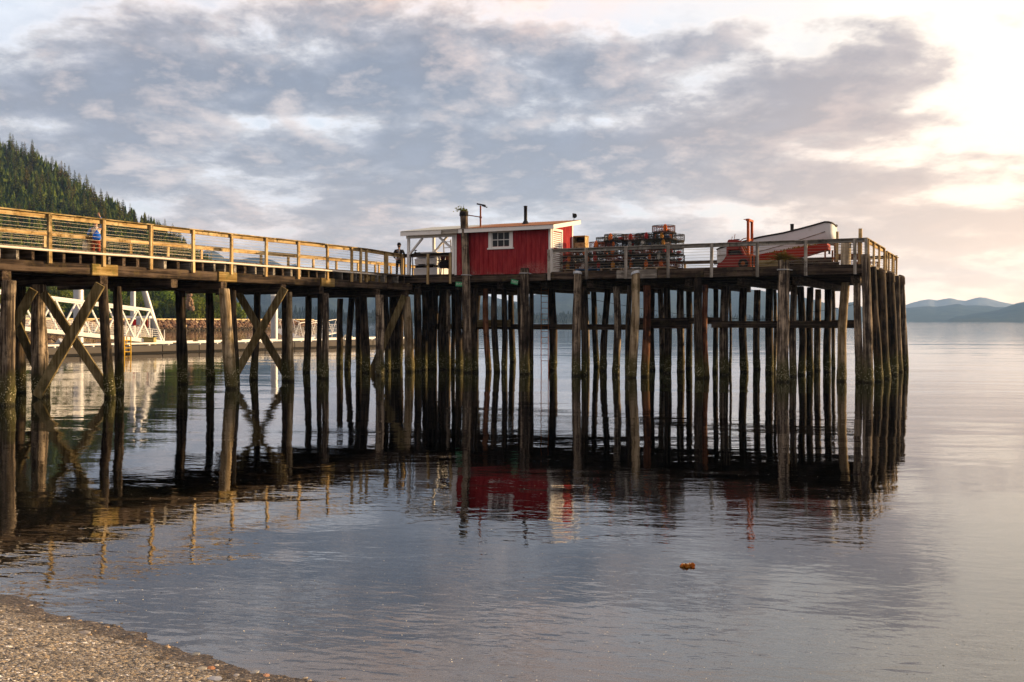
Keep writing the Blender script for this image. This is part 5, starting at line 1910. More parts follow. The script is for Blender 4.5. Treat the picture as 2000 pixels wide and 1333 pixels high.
fern_m = leaf_mat('fern leaves', (.09, .085, .015), (.22, .19, .04), .03, .2, .3, .35)
_, tp6, r6 = F6
frond_plant('fern', 'arching yellow green fern growing from the top of the thick fender piling', 'plant', tp6 + Vector((0, 0, -.02)), 30, 1.0, .48, fern_m, 3)
_, tp1, r1 = F1
moss_m = leaf_mat('moss and sedum', (.05, .07, .012), (.20, .19, .035), .03, .2, .3, .3)
t = thing('piling_plants', 'tuft of small green and yellow plants on top of the tallest piling', 'plant', tuple(tp1))
mb = MB()
rr = random.Random(12)
for i in range(170):
    a, q = rr.random() * 6.28, rr.uniform(0, 1) ** .6 * r1 * 1.05
    p = tp1 + Vector((math.cos(a) * q, math.sin(a) * q, rr.uniform(-.05, .12)))
    if i > 110:
        p += Vector((-rr.uniform(.05, .36), rr.uniform(-.1, .1), rr.uniform(-.05, .22)))
    n_ = Vector((rr.uniform(-1, 1), rr.uniform(-1, 1), rr.uniform(-.3, 1))).normalized()
    x = n_.orthogonal().normalized(); y = n_.cross(x); k = rr.uniform(.025, .06)
    mb.add([p + x * k, p + y * k * .7, p - x * k, p - y * k * .7], [(0, 1, 2, 3)])
mb.build('leaves', moss_m, t)
mb = MB()
for i in range(7):
    mb.tube([tp1 + Vector((rr.uniform(-.1, 0), 0, 0)), tp1 + Vector((-rr.uniform(.1, .38), rr.uniform(-.1, .1), rr.uniform(.02, .24)))], .008, 4)
mb.tube([tp1 + Vector((-.02, 0, 0)), tp1 + Vector((.0, .0, .36))], .005, 4)
mb.build('stems', moss_m, t)
mb = MB()
mb.lathe([(r1 * .9, -.26), (r1 * 1.12, -.24), (r1 * 1.10, -.06), (r1 * .8, -.05)], tp1, 14)
mb.solo('rubber_strap', M['rubber'], 'dark strap wrapped round the head of the tallest piling', 'strap', tuple(tp1 - Vector((0, 0, .26))))

# loose timbers lying on the deck
tm = [(1481, 1520, 45.0, 508.5, 517, 'long mossy timber lying under the low end of the red skiff'), (1551, 1566, 45.0, 507.5, 511.5, 'short pale topped timber behind the fern'), (1541, 1588, 44.75, 511.5, 516, 'dark timber under the middle of the red skiff'),
      (1588, 1598, 44.9, 511, 517, 'stubby square timber end, orange on its sunny face'), (1572, 1625, 45.4, 506, 512.5, 'long dark timber under the raised end of the red skiff'), (1600, 1638, 44.9, 512, 516.5, 'flat dark plank lying on deck before the short bollard')]
for px0, px1, v, y0, y1, lab in tm:
    a, b_ = u_at(px0, v), u_at(px1, v)
    s = F * H / P((a + b_) / 2, v, 0).y
    mb = MB()
    h_ = max(.06, H + (627 - y0) / s * H - DECK)
    mb.bar((a, v, DECK + h_ / 2), (b_, v, DECK + h_ / 2), .28, h_, bev=.01)
    mb.solo('timber', M['brace_x' if 'mossy' in lab else 'beam_x'], lab, 'timber', (a, v, DECK), 'loose timbers around the red skiff')

# ------------------------------------------------------------------ porch clutter
def porch_stuff():
    tote = paint('white plastic tote', (.66, .67, .68), (.48, .47, .45), .45, .6, 3)
    v0 = 45.2
    ua, ub = u_at(808, v0), u_at(854, v0)
    z = DECK
    labs = ['low white fish tote at the bottom of the porch stack, under the wooden pallet', 'white fish tote in the middle of the porch stack, resting on the pallet', 'lidded white fish tote topping the porch stack']
    hs = [.44, .36, .34]
    for i in range(3):
        if i == 1:
            t = thing('pallet', 'dark wooden pallet sandwiched between the white fish totes', 'pallet', ((ua + ub) / 2, v0, z))
            mb = MB()
            for q in range(5):
                mb.box(ua + .04, ub - .1, v0 + .03 + q * .22, v0 + .17 + q * .22, z + .10, z + .13)
            mb.build('top_boards', M['beam_x'], t)
            mb = MB()
            for f in (.05, .45, .85):
                mb.box(ua + (ub - ua) * f, ua + (ub - ua) * f + .1, v0 + .03, v0 + 1.05, z + .002, z + .098)
            mb.build('bearers', M['beam_x'], t)
            z += .135
        t = thing('fish_tote', labs[i], 'tote', ((ua + ub) / 2, v0, z), 'white fish totes under the porch')
        mb = MB()
        d = .04 * i
        mb.bar(((ua + ub) / 2, v0 + d, z + .06 + (hs[i] - .06) / 2), ((ua + ub) / 2, v0 + 1.15 - d, z + .06 + (hs[i] - .06) / 2), ub - ua - 2 * d, hs[i] - .062, bev=.04)
        mb.build('body', tote, t)
        mb = MB()
        for f in (.02, .42, .82):
            mb.box(ua + (ub - ua) * f + d, ua + (ub - ua) * f + .2, v0 + d + .02, v0 + 1.1, z, z + .058)
        mb.build('feet', tote, t)
        mb = MB()
        mb.bar(((ua + ub) / 2, v0 - .02 + d, z + hs[i] - .05), ((ua + ub) / 2, v0 + 1.17 - d, z + hs[i] - .05), ub - ua + .04 - 2 * d, .045, bev=.015)
        mb.build('rim', tote, t)
        z += hs[i] + .004
    # a smaller stack beside, catching the sun
    z = DECK
    for i, lab in enumerate(('lower cream box standing beside the fish totes', 'upper cream box stacked beside the fish totes')):
        t = thing('foam_box', lab, 'box', (-26.75, 45.6, z), 'cream foam boxes on the porch')
        u = u_at(857, 45.6) - .02 * i
        mb = MB(); mb.bar((u, 45.45, z + .24), (u, 46.1, z + .24), .42, .48, bev=.03); mb.build('body', tote, t)
        mb = MB(); mb.bar((u, 45.43, z + .52), (u, 46.12, z + .52), .45, .07, bev=.02); mb.build('lid', tote, t)
        z += .57
    # dark barrel grill and a table top with a rusty box
    u = u_at(871.5, 45.0)
    t = thing('barrel_grill', 'black barrel grill on thin legs under the porch', 'grill', (u, 45.0, DECK))
    mb = MB(); mb.lathe([(.0, -.36), (.15, -.36), (.2, -.30), (.2, .30), (.15, .36), (0, .36)], (u, 45.0, DECK + .56), 14, 'x'); mb.build('drum', M['black'], t)
    mb = MB(); mb.bar((u - .42, 45.0, DECK + .78), (u + .42, 45.0, DECK + .78), .5, .035); mb.build('shelf', M['black'], t)
    for du, dv in ((-.25, -.14), (.25, -.14), (-.25, .14), (.25, .14)):
        mb = MB(); mb.tube([(u + du * .8, 45 + dv * .6, DECK + .5), (u + du, 45 + dv, DECK)], .018, 6); mb.build('leg', M['black'], t)
    t = thing('rusty_box', 'rusty brown metal box standing on the shelf of the black grill', 'box', (u + .2, 45.0, DECK + .8))
    mb = MB(); mb.bar((u + .22, 44.85, DECK + .96), (u + .22, 45.2, DECK + .96), .36, .32, bev=.02); mb.build('body', M['rust'], t)
    mb = MB(); mb.bar((u + .22, 44.83, DECK + 1.135), (u + .22, 45.22, DECK + 1.135), .38, .03); mb.build('lid', M['rust'], t)
    t = thing('bucket', 'dark reddish bucket standing on the grill shelf beside the rusty box', 'bucket', (u - .2, 45.0, DECK + .8))
    mb = MB(); mb.lathe([(0, .0), (.11, .0), (.15, .30), (.135, .30), (.10, .02), (0, .02)], (u - .2, 45.0, DECK + .80), 14); mb.build('body', paint('dark red plastic', (.10, .02, .015), None, .5), t)
    mb = MB(); mb.tube([(u - .2 + .15 * math.cos(a * .314), 45.0, DECK + 1.09 + .06 * math.sin(a * .314)) for a in range(11)], .006, 5); mb.build('handle', M['steel'], t)
    # ladder at the back of the porch
    u0, u1 = u_at(868, 46.7), u_at(882, 46.7)
    t = thing('ladder', 'thin dark ladder standing at the back of the porch against the hut', 'ladder', (u0, 46.7, DECK))
    for u in (u0, u1):
        mb = MB(); mb.bar((u, 46.75, DECK), (u, 46.6, 7.0), .04, .06, up=(0, 1, 0)); mb.build('rail', M['grey_z'], t)
    for i in range(6):
        mb = MB(); mb.bar((u0 + .02, 46.74 - .022 * i, DECK + .3 + .32 * i), (u1 - .02, 46.74 - .022 * i, DECK + .3 + .32 * i), .03, .03); mb.build('rung', M['grey_x'], t)
    # standpipe with its valve wheel at the railing
    u, v = u_at(811, V_FRONT + .15), V_FRONT + .15
    s = F * H / P(u, v, 0).y
    zt = H + (627 - 489.5) / s * H
    t = thing('standpipe', 'thin standpipe with a valve wheel rising over the dark porch railing', 'valve', (u, v, DECK))
    mb = MB(); mb.tube([(u - .15, v, DECK), (u - .16, v, 6.08), (u - .05, v, 6.13), (u + .28, v, 6.14), (u + .33, v, 6.05)], .028, 8); mb.build('pipe', M['black'], t)
    mb = MB(); mb.tube([(u, v, 6.12), (u, v, zt - .02)], .02, 8); mb.lathe([(0, -.02), (.085, -.02), (.1, 0), (.085, .02), (0, .02)], (u, v, zt), 14); mb.lathe([(.03, -.05), (.06, 0), (.03, .05)], (u, v, 6.15), 10); mb.build('valve_wheel', M['black'], t)
    mb = MB(); mb.bar((u - .27, v - .1, DECK), (u - .20, v - .1, 6.0), .07, .05); mb.build('backing_board', M['beam_z'], t)
porch_stuff()

# ------------------------------------------------------------------ under the pier: iron ladder, ropes, wires
s_l = 99
a, b_ = Q(1057, 560, s_l), Q(1071, 560, s_l)
t = thing('iron_ladder', 'thin rusty iron ladder hanging from the pier down into the water', 'ladder', (a.x, a.y, -1))
for i, p in enumerate((a, b_)):
    mb = MB(); mb.tube([(p.x, p.y, 4.6), (p.x - .005, p.y, .5), (p.x + .03, p.y, -1)], .02, 6); mb.build('rail', M['rust'], t)
for i in range(13):
    z = 4.15 - .30 * i
    mb = MB(); mb.tube([(a.x, a.y, z), (b_.x, b_.y, z)], .014, 6); mb.build('rung', M['rust'], t)
rp = paint('old rope', (.06, .05, .04), None, .9)
mb = MB()
c = Q(933, 575, 98)
pts = [c + Vector((0, 0, .3)), c + Vector((.01, 0, -.1))] + [c + Vector((.10 * math.sin(i * .55), 0, -.42 + .26 * math.cos(i * .55))) for i in range(11)] + [c + Vector((.04, 0, -.3))]
mb.tube(pts, .013, 6)
mb.solo('rope', rp, 'dark rope with a loop hanging under the pier below the hut', 'rope', tuple(c))
for (p0, p1, sag, lab) in ((Q(1146, 583, 96), Q(1400, 622, 98), .1, 'thin slack cable strung between pilings under the crab pots'), (Q(1540, 611, 104), Q(1672, 594, 104), .12, 'thin cable rising between pilings under the pier corner'), (Q(1428, 622, 104), Q(1540, 618, 104), .1, 'sagging thin cable low on the pilings under the white boat')):
    mb = MB()
    mb.tube([p0 + (p1 - p0) * (i / 14) - Vector((0, 0, sag * math.sin(math.pi * i / 14))) for i in range(15)], .011, 5)
    mb.solo('cable', M['black'], lab, 'cable', tuple(p0))
# ------------------------------------------------------------------ people
def skinned(name, chains, mat, parent, sub=1, smooth=True):
    """one continuous surface grown round a skeleton; chains = lists of (x, y, z, r); the first point of later chains may name a shared joint"""
    bm = bmesh.new()
    joints = {}
    me = bpy.data.meshes.new(name)
    verts, edges, rad = [], [], []
    def jv(p):
        key = (round(p[0], 4), round(p[1], 4), round(p[2], 4))
        if key not in joints:
            joints[key] = len(verts)
            verts.append(p[:3])
            rad.append(p[3])
        return joints[key]
    for ch in chains:
        ids = [jv(p) for p in ch]
        edges += list(zip(ids, ids[1:]))
    bm.free()
    me.from_pydata(verts, edges, [])
    ob = bpy.data.objects.new(name + '_skeleton', me)
    COL.objects.link(ob)
    sk = ob.modifiers.new('skin', 'SKIN')
    sv_ = me.skin_vertices[0].data
    for i, r in enumerate(rad):
        sv_[i].radius = r if hasattr(r, '__len__') else (r, r)
        sv_[i].use_root = i == 0
    sb = ob.modifiers.new('sub', 'SUBSURF')
    sb.levels = sb.render_levels = sub
    dg = bpy.context.evaluated_depsgraph_get()
    nm = bpy.data.meshes.new_from_object(ob.evaluated_get(dg))
    bpy.data.objects.remove(ob)
    nm.name = name
    for p in nm.polygons:
        p.use_smooth = True
    nm.materials.clear()
    nm.materials.append(mat)
    o = bpy.data.objects.new(name, nm)
    COL.objects.link(o)
    o.parent = parent
    ORG[o.name] = ORG[parent.name]
    return o

SKIN = paint('skin', (.52, .30, .20), (.44, .24, .16), .5, .3, 8)

def hand(chains, wrist, d, palm_n, thumb_side, curl=.35, k=1.0):
    """palm and five fingers from the wrist along d"""
    w, d, n = Vector(wrist), Vector(d).normalized(), Vector(palm_n).normalized()
    side = d.cross(n).normalized() * thumb_side
    palm = w + d * .05 * k
    kn = w + d * .09 * k
    chains.append([(*w, .024 * k), (*palm, .027 * k), (*kn, .026 * k)])
    for i, (off, L) in enumerate(((.030, .070), (.010, .080), (-.010, .075), (-.029, .058))):
        b0 = kn + side * off * k
        p1 = b0 + (d - n * curl * .4).normalized() * L * .45 * k
        p2 = p1 + (d - n * curl).normalized() * L * .32 * k
        p3 = p2 + (d - n * curl * 1.8).normalized() * L * .25 * k
        chains.append([(*kn, .026 * k), (*b0, .0105 * k), (*p1, .0095 * k), (*p2, .009 * k), (*p3, .0075 * k)])
    b0 = palm + side * .030 * k
    p1 = b0 + (side * .7 + d * .7).normalized() * .035 * k
    p2 = p1 + (side * .35 + d).normalized() * .03 * k
    chains.append([(*palm, .027 * k), (*b0, .013 * k), (*p1, .011 * k), (*p2, .009 * k)])

def face(parent, c, fwd, mask=False):
    """eyes, nose, mouth and ears as small parts on the head"""
    c, f = Vector(c), Vector(fwd).normalized()
    s = Vector((0, 0, 1)).cross(f).normalized()
    eb = MB()
    for q in (-1, 1):
        eb.lathe([(0, -.012), (.010, -.006), (.012, 0), (.010, .006), (0, .012)], c + f * .090 + s * .033 * q + Vector((0, 0, .005)), 8)
    eb.build('eyes', M['black'], parent)
    nb = MB()
    if not mask:
        nb.add([c + f * .096 + Vector((0, 0, .01)), c + f * .092 + s * .016 - Vector((0, 0, .035)), c + f * .120 - Vector((0, 0, .03)), c + f * .092 - s * .016 - Vector((0, 0, .035))], [(0, 1, 2), (0, 2, 3), (1, 3, 2)], True)
        nb.build('nose', SKIN, parent)
        mbm = MB(); mbm.bar(c + f * .093 - s * .022 - Vector((0, 0, .062)), c + f * .093 + s * .022 - Vector((0, 0, .062)), .008, .010); mbm.build('mouth', paint('lips', (.35, .12, .10), None, .5), parent)
    er = MB()
    for q in (-1, 1):
        er.lathe([(0, -.03), (.012, -.02), (.017, 0), (.012, .02), (0, .03)], c + s * .080 * q - Vector((0, 0, .01)), 8)
    er.build('ears', SKIN, parent)

def waving_person():
    """seen from behind on the walkway, one arm up"""
    c0 = Q(187.5, 511, 124.5)
    base = P(c0.x, c0.y, DECK)
    t = thing('person', 'person in blue sleeved pale top and rust red trousers, waving with one raised arm', 'person', (base.x, base.y, base.z), uv=False)
    fd = Vector((base.x, base.y, 0)).normalized()          # looks away from the shore, out over the water
    rt = Vector((fd.y, -fd.x, 0))
    o = Vector(base)
    L = lambda x, y, z, r: (*(rt * x + fd * y + Vector((0, 0, z))), r)      # local to the empty
    oo = ORG[t.name]
    ORG[t.name] = (0, 0, 0)
    neck = L(0, 0.0, 1.46, .055)
    head = [neck, L(0, .03, 1.56, .075), L(0, .035, 1.64, (.082, .095)), L(0, .03, 1.72, .070)]
    spine = [L(0, 0, .93, (.15, .11)), L(0, -.01, 1.12, (.125, .10)), L(0, -.01, 1.30, (.15, .11)), L(0, 0, 1.40, (.11, .085)), neck]
    shR, elR, wrR = L(.19, 0, 1.40, .056), L(.27, .03, 1.66, .043), L(.14, .07, 1.89, .029)
    shL, elL, wrL = L(-.19, 0, 1.38, .056), L(-.30, -.03, 1.13, .043), L(-.33, .10, .93, .029)
    ch = L(0, -.01, 1.30, (.15, .11))
    legs = []
    for q in (-1, 1):
        legs.append([L(0, 0, .93, (.15, .11)), L(.09 * q, 0, .86, .088), L(.10 * q, .02, .48, .058), L(.105 * q, -.02, .09, .04), L(.11 * q, .07, .045, .036), L(.11 * q, .15, .035, .028)])
    body = [spine, head, [ch, shR, elR, wrR], [ch, shL, elL, wrL]] + legs
    hand(body, wrR[:3], rt * -.35 + Vector((0, 0, 1)), fd * -1, -1, .25)
    hand(body, wrL[:3], Vector((0, 0, -1)) + fd * .2, rt, 1, 1.2)
    skinned('body', body, SKIN, t)
    top_m = paint('cream vest cloth', (.66, .58, .50), (.5, .42, .36), .9, .5, 6)
    skinned('vest', [[L(0, 0, .90, (.165, .125)), L(0, -.01, 1.12, (.145, .12)), L(0, -.01, 1.30, (.172, .13)), L(0, 0, 1.41, (.125, .10)), L(0, 0, 1.47, .062)], [L(0, -.01, 1.30, (.172, .13)), L(.16, 0, 1.39, .072)], [L(0, -.01, 1.30, (.172, .13)), L(-.16, 0, 1.38, .072)]], top_m, t)
    blue = paint('blue sleeve', (.11, .20, .42), (.08, .14, .3), .9, .5, 6)
    skinned('sleeve', [[L(.15, 0, 1.38, .068), L(.195, 0, 1.42, .066), L(.27, .03, 1.66, .053), L(.152, .066, 1.865, .037)]], blue, t)
    skinned('sleeve', [[L(-.15, 0, 1.38, .068), L(-.195, 0, 1.37, .066), L(-.30, -.03, 1.13, .054), L(-.327, .085, .955, .038)]], blue, t)
    tr = paint('rust red trousers', (.26, .055, .025), (.16, .035, .02), .9, .5, 5)
    skinned('trousers', [[L(0, 0, .97, (.155, .115)), L(0, 0, .90, (.165, .125))]] + [[L(0, 0, .90, (.165, .125)), L(.092 * q, 0, .80, .102), L(.10 * q, .02, .48, .076), L(.106 * q, -.01, .12, .062)] for q in (-1, 1)], tr, t)
    for q in (-1, 1):
        skinned('shoe', [[L(.105 * q, -.04, .06, .05), L(.11 * q, .06, .05, .048), L(.11 * q, .17, .04, .038)]], M['black'], t)
    hair = paint('brown hair', (.07, .045, .03), None, .6, .4, 20)
    skinned('hair', [[L(0, -.035, 1.56, .06), L(0, -.005, 1.66, .092), L(0, .01, 1.73, .075)]], hair, t)
    face(t, L(0, .03, 1.64, 0)[:3], fd)
    ORG[t.name] = oo
    # drawstring backpack
    bp = thing('drawstring_bag', 'bright blue drawstring bag with black cords on the back of the waving person', 'bag', tuple(base + rt * .02 - fd * .16 + Vector((0, 0, .95))), uv=False)
    oo = ORG[bp.name]
    mb = MB()
    c = base + rt * .03 - fd * .17 + Vector((0, 0, 1.1))
    prof = [(.0, -.20), (.12, -.195), (.165, -.13), (.155, -.02), (.115, .08), (.05, .15), (.03, .19), (0, .195)]
    n = 16
    vs = []
    for r, h_ in prof:
        for j in range(n):
            a = 6.2832 * j / n
            vs.append(c + rt * (math.cos(a) * r) + fd * (math.sin(a) * r * .42) + Vector((0, 0, h_ + .012 * math.sin(a * 3))))
    mb.add(vs, [(i * n + j, i * n + (j + 1) % n, (i + 1) * n + (j + 1) % n, (i + 1) * n + j) for i in range(len(prof) - 1) for j in range(n)], True)
    mb.build('body', paint('bright blue nylon', (.012, .13, .60), (.01, .08, .4), .45, .5, 6), bp)
    for q in (-1, 1):
        mb = MB()
        mb.tube([c + Vector((0, 0, .17)), c + rt * (.07 * q) + Vector((0, 0, .29)) - fd * .0, c + rt * (.10 * q) + fd * .09 + Vector((0, 0, .36))], .009, 5)
        mb.tube([c + rt * (.02 * q) + Vector((0, 0, .15)), c + rt * (.15 * q) + fd * .02 + Vector((0, 0, -.10))], .007, 5)
        mb.build('cord', M['black'], bp)
    # tote bag in the lowered hand
    w = base + rt * -.34 + fd * .12
    tb = thing('tote_bag', 'cream cloth tote bag hanging from the lowered hand of the waving person', 'bag', tuple(w + Vector((0, 0, .5))), uv=False)
    mb = MB()
    vs = []
    for z, k, d in ((.86, .10, .02), (.78, .13, .045), (.62, .15, .06), (.52, .14, .05), (.50, .10, .03)):
        for j in range(12):
            a = 6.2832 * j / 12
            vs.append(w + rt * (math.cos(a) * k - .03) + fd * (math.sin(a) * d) + Vector((0, 0, z + .01 * math.sin(a * 2))))
    mb.add(vs, [(i * 12 + j, (i + 1) * 12 + j, (i + 1) * 12 + (j + 1) % 12, i * 12 + (j + 1) % 12) for i in range(4) for j in range(12)] + [tuple(range(48, 60))], True)
    mb.build('body', paint('cream cloth', (.66, .60, .48), (.5, .44, .34), .9, .5, 6), tb)
    mb = MB()
    mb.tube([w + rt * -.11 + Vector((0, 0, .85)), w + rt * -.02 + Vector((0, 0, .93)), w + rt * .05 + Vector((0, 0, .85))], .012, 5)
    mb.build('handle', paint('cream strap', (.6, .54, .42), None, .9), tb)

def standing_person():
    c0 = Q(779.5, 540, 94.3)
    base = P(c0.x, c0.y, DECK)
    t = thing('person', 'person in dark jacket, cap and black face mask standing with hands in pockets', 'person', (base.x, base.y, base.z), uv=False)
    fd = Vector((-base.x, -base.y, 0)).normalized()        # faces the beach
    rt = Vector((fd.y, -fd.x, 0))
    L = lambda x, y, z, r: (*(rt * x + fd * y + Vector((0, 0, z))), r)
    oo = ORG[t.name]
    ORG[t.name] = (0, 0, 0)
    neck = L(0, 0, 1.48, .055)
    ch = L(0, 0, 1.32, (.15, .11))
    body = [[L(0, 0, .94, (.15, .11)), L(0, 0, 1.13, (.13, .10)), ch, L(0, 0, 1.42, (.11, .085)), neck], [neck, L(0, .02, 1.58, .074), L(0, .025, 1.66, (.080, .094)), L(0, .02, 1.74, .068)]]
    for q in (-1, 1):
        wr = L(.21 * q, .10, .96, .028)
        body.append([ch, L(.19 * q, 0, 1.40, .056), L(.29 * q, -.04, 1.15, .043), wr])
        hand(body, wr[:3], rt * (-.6 * q) + fd * .2 + Vector((0, 0, -.6)), rt * q, q, .9, .95)
        body.append([L(0, 0, .94, (.15, .11)), L(.09 * q, 0, .87, .088), L(.105 * q, .02, .48, .058), L(.12 * q, -.02, .09, .04), L(.13 * q, .07, .045, .036), L(.135 * q, .15, .035, .028)])
    skinned('body', body, SKIN, t)
    dk = paint('black jacket cloth', (.014, .015, .019), (.03, .03, .035), .8, .5, 6)
    gr = paint('grey fleece', (.24, .235, .24), (.16, .16, .17), .9, .5, 6)
    skinned('jacket', [[L(0, 0, .86, (.185, .14)), L(0, 0, 1.13, (.16, .13)), L(0, 0, 1.32, (.185, .135)), L(0, 0, 1.43, (.125, .10)), L(0, 0, 1.49, .066)]] +
            [[L(0, 0, 1.32, (.185, .135)), L(.20 * q, 0, 1.40, .075), L(.295 * q, -.04, 1.15, .06), L(.215 * q, .095, .98, .05)] for q in (-1, 1)], dk, t)
    skinned('fleece_front', [[L(0, .085, .93, (.075, .06)), L(0, .085, 1.15, (.07, .06)), L(0, .085, 1.34, (.065, .06)), L(0, .055, 1.47, (.06, .05))]], gr, t)
    skinned('trousers', [[L(0, 0, .96, (.155, .115)), L(0, 0, .90, (.165, .125))]] + [[L(0, 0, .90, (.165, .125)), L(.095 * q, 0, .80, .10), L(.11 * q, .02, .48, .074), L(.122 * q, -.01, .10, .062)] for q in (-1, 1)], dk, t)
    for q in (-1, 1):
        skinned('shoe', [[L(.122 * q, -.04, .06, .05), L(.13 * q, .06, .05, .048), L(.135 * q, .17, .04, .038)]], M['black'], t)
    hc = Vector(L(0, .015, 0, 0)[:3])
    mb = MB()
    mb.lathe([(.108, 1.675), (.112, 1.70), (.106, 1.75), (.085, 1.80), (.05, 1.832), (0, 1.842)], hc, 16)
    br = hc + fd * .15
    mb.add([hc + rt * -.08 + fd * .07 + Vector((0, 0, 1.70)), hc + rt * .08 + fd * .07 + Vector((0, 0, 1.70)), br + rt * .05 + Vector((0, 0, 1.685)), br + rt * -.05 + Vector((0, 0, 1.685)),
            hc + rt * -.08 + fd * .07 + Vector((0, 0, 1.688)), hc + rt * .08 + fd * .07 + Vector((0, 0, 1.688)), br + rt * .05 + Vector((0, 0, 1.675)), br + rt * -.05 + Vector((0, 0, 1.675))], [(0, 1, 2, 3), (7, 6, 5, 4), (2, 6, 7, 3), (0, 3, 7, 4), (1, 5, 6, 2)])
    mb.build('cap', dk, t)
    skinned('face_mask', [[L(0, .055, 1.655, .084), L(0, .055, 1.60, .086), L(0, .05, 1.56, .07)]], M['black'], t)
    face(t, L(0, .025, 1.66, 0)[:3], fd, mask=True)
    ORG[t.name] = oo
waving_person()
standing_person()

# ------------------------------------------------------------------ floating dock and what stands on it
def fl():
    A, B = Vector((*W(225, 692.5, 65.5).xy, 0)), Vector((*W(816, 674.0, 46.6).xy, 0))
    ax = (B - A).normalized()
    nb = Vector((ax.y, -ax.x, 0))          # side turned to the camera
    L = (B - A).length
    def fp(px, off=0.0, z=.62):
        """point on the float whose outer edge line is seen at photo column px"""
        k = (px - 1000) / F
        den = ax.x - k * ax.y
        q = (k * A.y - A.x) / den
        p = A + ax * q - nb * off
        return Vector((p.x, p.y, z))
    A0 = A - ax * 14
    conc = paint('weathered float concrete', (.105, .095, .085), (.06, .055, .05), .9, .6, 1.5)
    t = thing('floating_dock', 'long low grey concrete float lying beyond the walkway, with white edge rails', 'floating dock', (A.x, A.y, 0), uv=False)
    n = 14
    LL = L + 14
    for i in range(n):
        a, b_ = A0 + ax * (LL * i / n + .04), A0 + ax * (LL * (i + 1) / n - .04)
        mb = MB()
        mb.bar(a - nb * 2.0 + Vector((0, 0, .36)), b_ - nb * 2.0 + Vector((0, 0, .36)), 4.0, .50, bev=.03)
        mb.build('float_section', conc, t)
    mb = MB()
    mb.bar(A0 - nb * 2.0 + Vector((0, 0, -.08)), B - nb * 2.0 + Vector((0, 0, -.08)), 3.8, .36, bev=.02)
    mb.build('floatation', M['rubber'], t)
    for off in (.18, 3.8):
        q = 0
        while q < LL - 3:
            a, b_ = A0 + ax * q - nb * off, A0 + ax * (q + 4.4) - nb * off
            mb = MB()
            mb.bar(a + Vector((0, 0, .79)), b_ + Vector((0, 0, .79)), .16, .14)
            for f in (.08, .5, .92):
                p = a + (b_ - a) * f
                mb.bar(p + Vector((0, 0, .612)), p + Vector((0, 0, .718)), .16, .2)
            mb.build('bull_rail', M['white_metal'], t)
            q += 5.0
    def truss(name, label, foot, ang_v, length, rise, hgt, width, bays, chord, cat='gangway'):
        """white aluminium gangway: two trusses, deck, fine guard rails"""
        foot = Vector(foot)
        d = Vector(ang_v).normalized()
        sdv = Vector((-d.y, d.x, 0)) * width
        t = thing(name, label, cat, tuple(foot), uv=False)
        up = Vector((0, 0, 1))
        lo = lambda f, s_: foot + d * (length * f) + up * (rise * f) + sdv * s_
        hi = lambda f, s_: lo(f, s_) + up * hgt
        for s_ in (0, 1):
            f0 = .5 / bays * 1.0
            mb = MB(); mb.bar(hi(f0, s_), hi(1, s_), chord, chord * 1.25); mb.build('top_chord', M['white_metal'], t)
            mb = MB(); mb.bar(lo(0, s_), lo(1, s_), chord, chord * 1.7); mb.build('bottom_chord', M['white_metal'], t)
            for i in range(bays):
                a, m_, b_ = i / bays, (i + .5) / bays, (i + 1) / bays
                mb = MB(); mb.bar(lo(a, s_), hi(m_, s_), chord * .7, chord * .7); mb.build('diagonal', M['white_metal'], t)
                mb = MB(); mb.bar(hi(m_, s_), lo(b_, s_), chord * .7, chord * .7); mb.build('diagonal', M['white_metal'], t)
            for r_ in range(6):
                z = .16 + r_ * .17
                mb = MB(); mb.bar(lo(.02, s_) + up * z, lo(1, s_) + up * z, chord * .18, chord * .18); mb.build('guard_bar', M['white_metal'], t)
            for i in range(bays * 2 + 1):
                mb = MB(); mb.bar(lo(i / bays / 2, s_), lo(i / bays / 2, s_) + up * 1.05, chord * .35, chord * .35); mb.build('guard_post', M['white_metal'], t)
        mb = MB()
        mb.bar(lo(0, .5) + up * .02, lo(1, .5) + up * .02, width - chord, .06)
        mb.build('deck', M['steel'], t)
        return t
    foot = W(297, 665, 60.5)
    top = W(88, 646, 66.5)
    d = Vector((top.x - foot.x, top.y - foot.y, 0))
    l1 = d.length
    rise = (top.z - foot.z) / l1
    foot.z = .80
    truss('gangway', 'white aluminium truss gangway sloping down to the float', foot, d, l1 * 1.75, rise * l1 * 1.75 + .1, 2.55, 1.7, 6, .17)
    f2 = W(600, 664, 50)
    f2.z = .78
    d2 = Vector((*(W(664, 655, 46).xy - f2.xy), 0))
    truss('gangway', 'small white railed ramp crossing the far part of the float', f2, d2, d2.length, .55, 1.5, 1.4, 4, .05)
    f3 = W(592, 664, 50)
    f3.z = .80
    d3 = Vector((*(W(560, 652, 47).xy - f3.xy), 0))
    truss('gangway', 'small white railed ramp rising behind the grey capped steel pile', f3, d3, d3.length * 1.2, .9, 1.5, 1.4, 3, .05)
    p = W(648, 652, 48)
    t = thing('guard_fence', 'white railing of four posts standing at the end of the float ramp', 'railing', (*p.xy, 1.4), uv=False)
    for i in range(4):
        mb = MB(); q = p + Vector((i * .48 - .5, i * .2, 0)); mb.bar(Vector((q.x, q.y, .62)), Vector((q.x, q.y, 2.25)), .06, .06); mb.build('post', M['white_metal'], t)
    for z in (1.35, 1.75, 2.22):
        mb = MB(); mb.bar(Vector((p.x - .5, p.y, z)), Vector((p.x + .94, p.y + .6, z)), .05, .05); mb.build('rail', M['white_metal'], t)
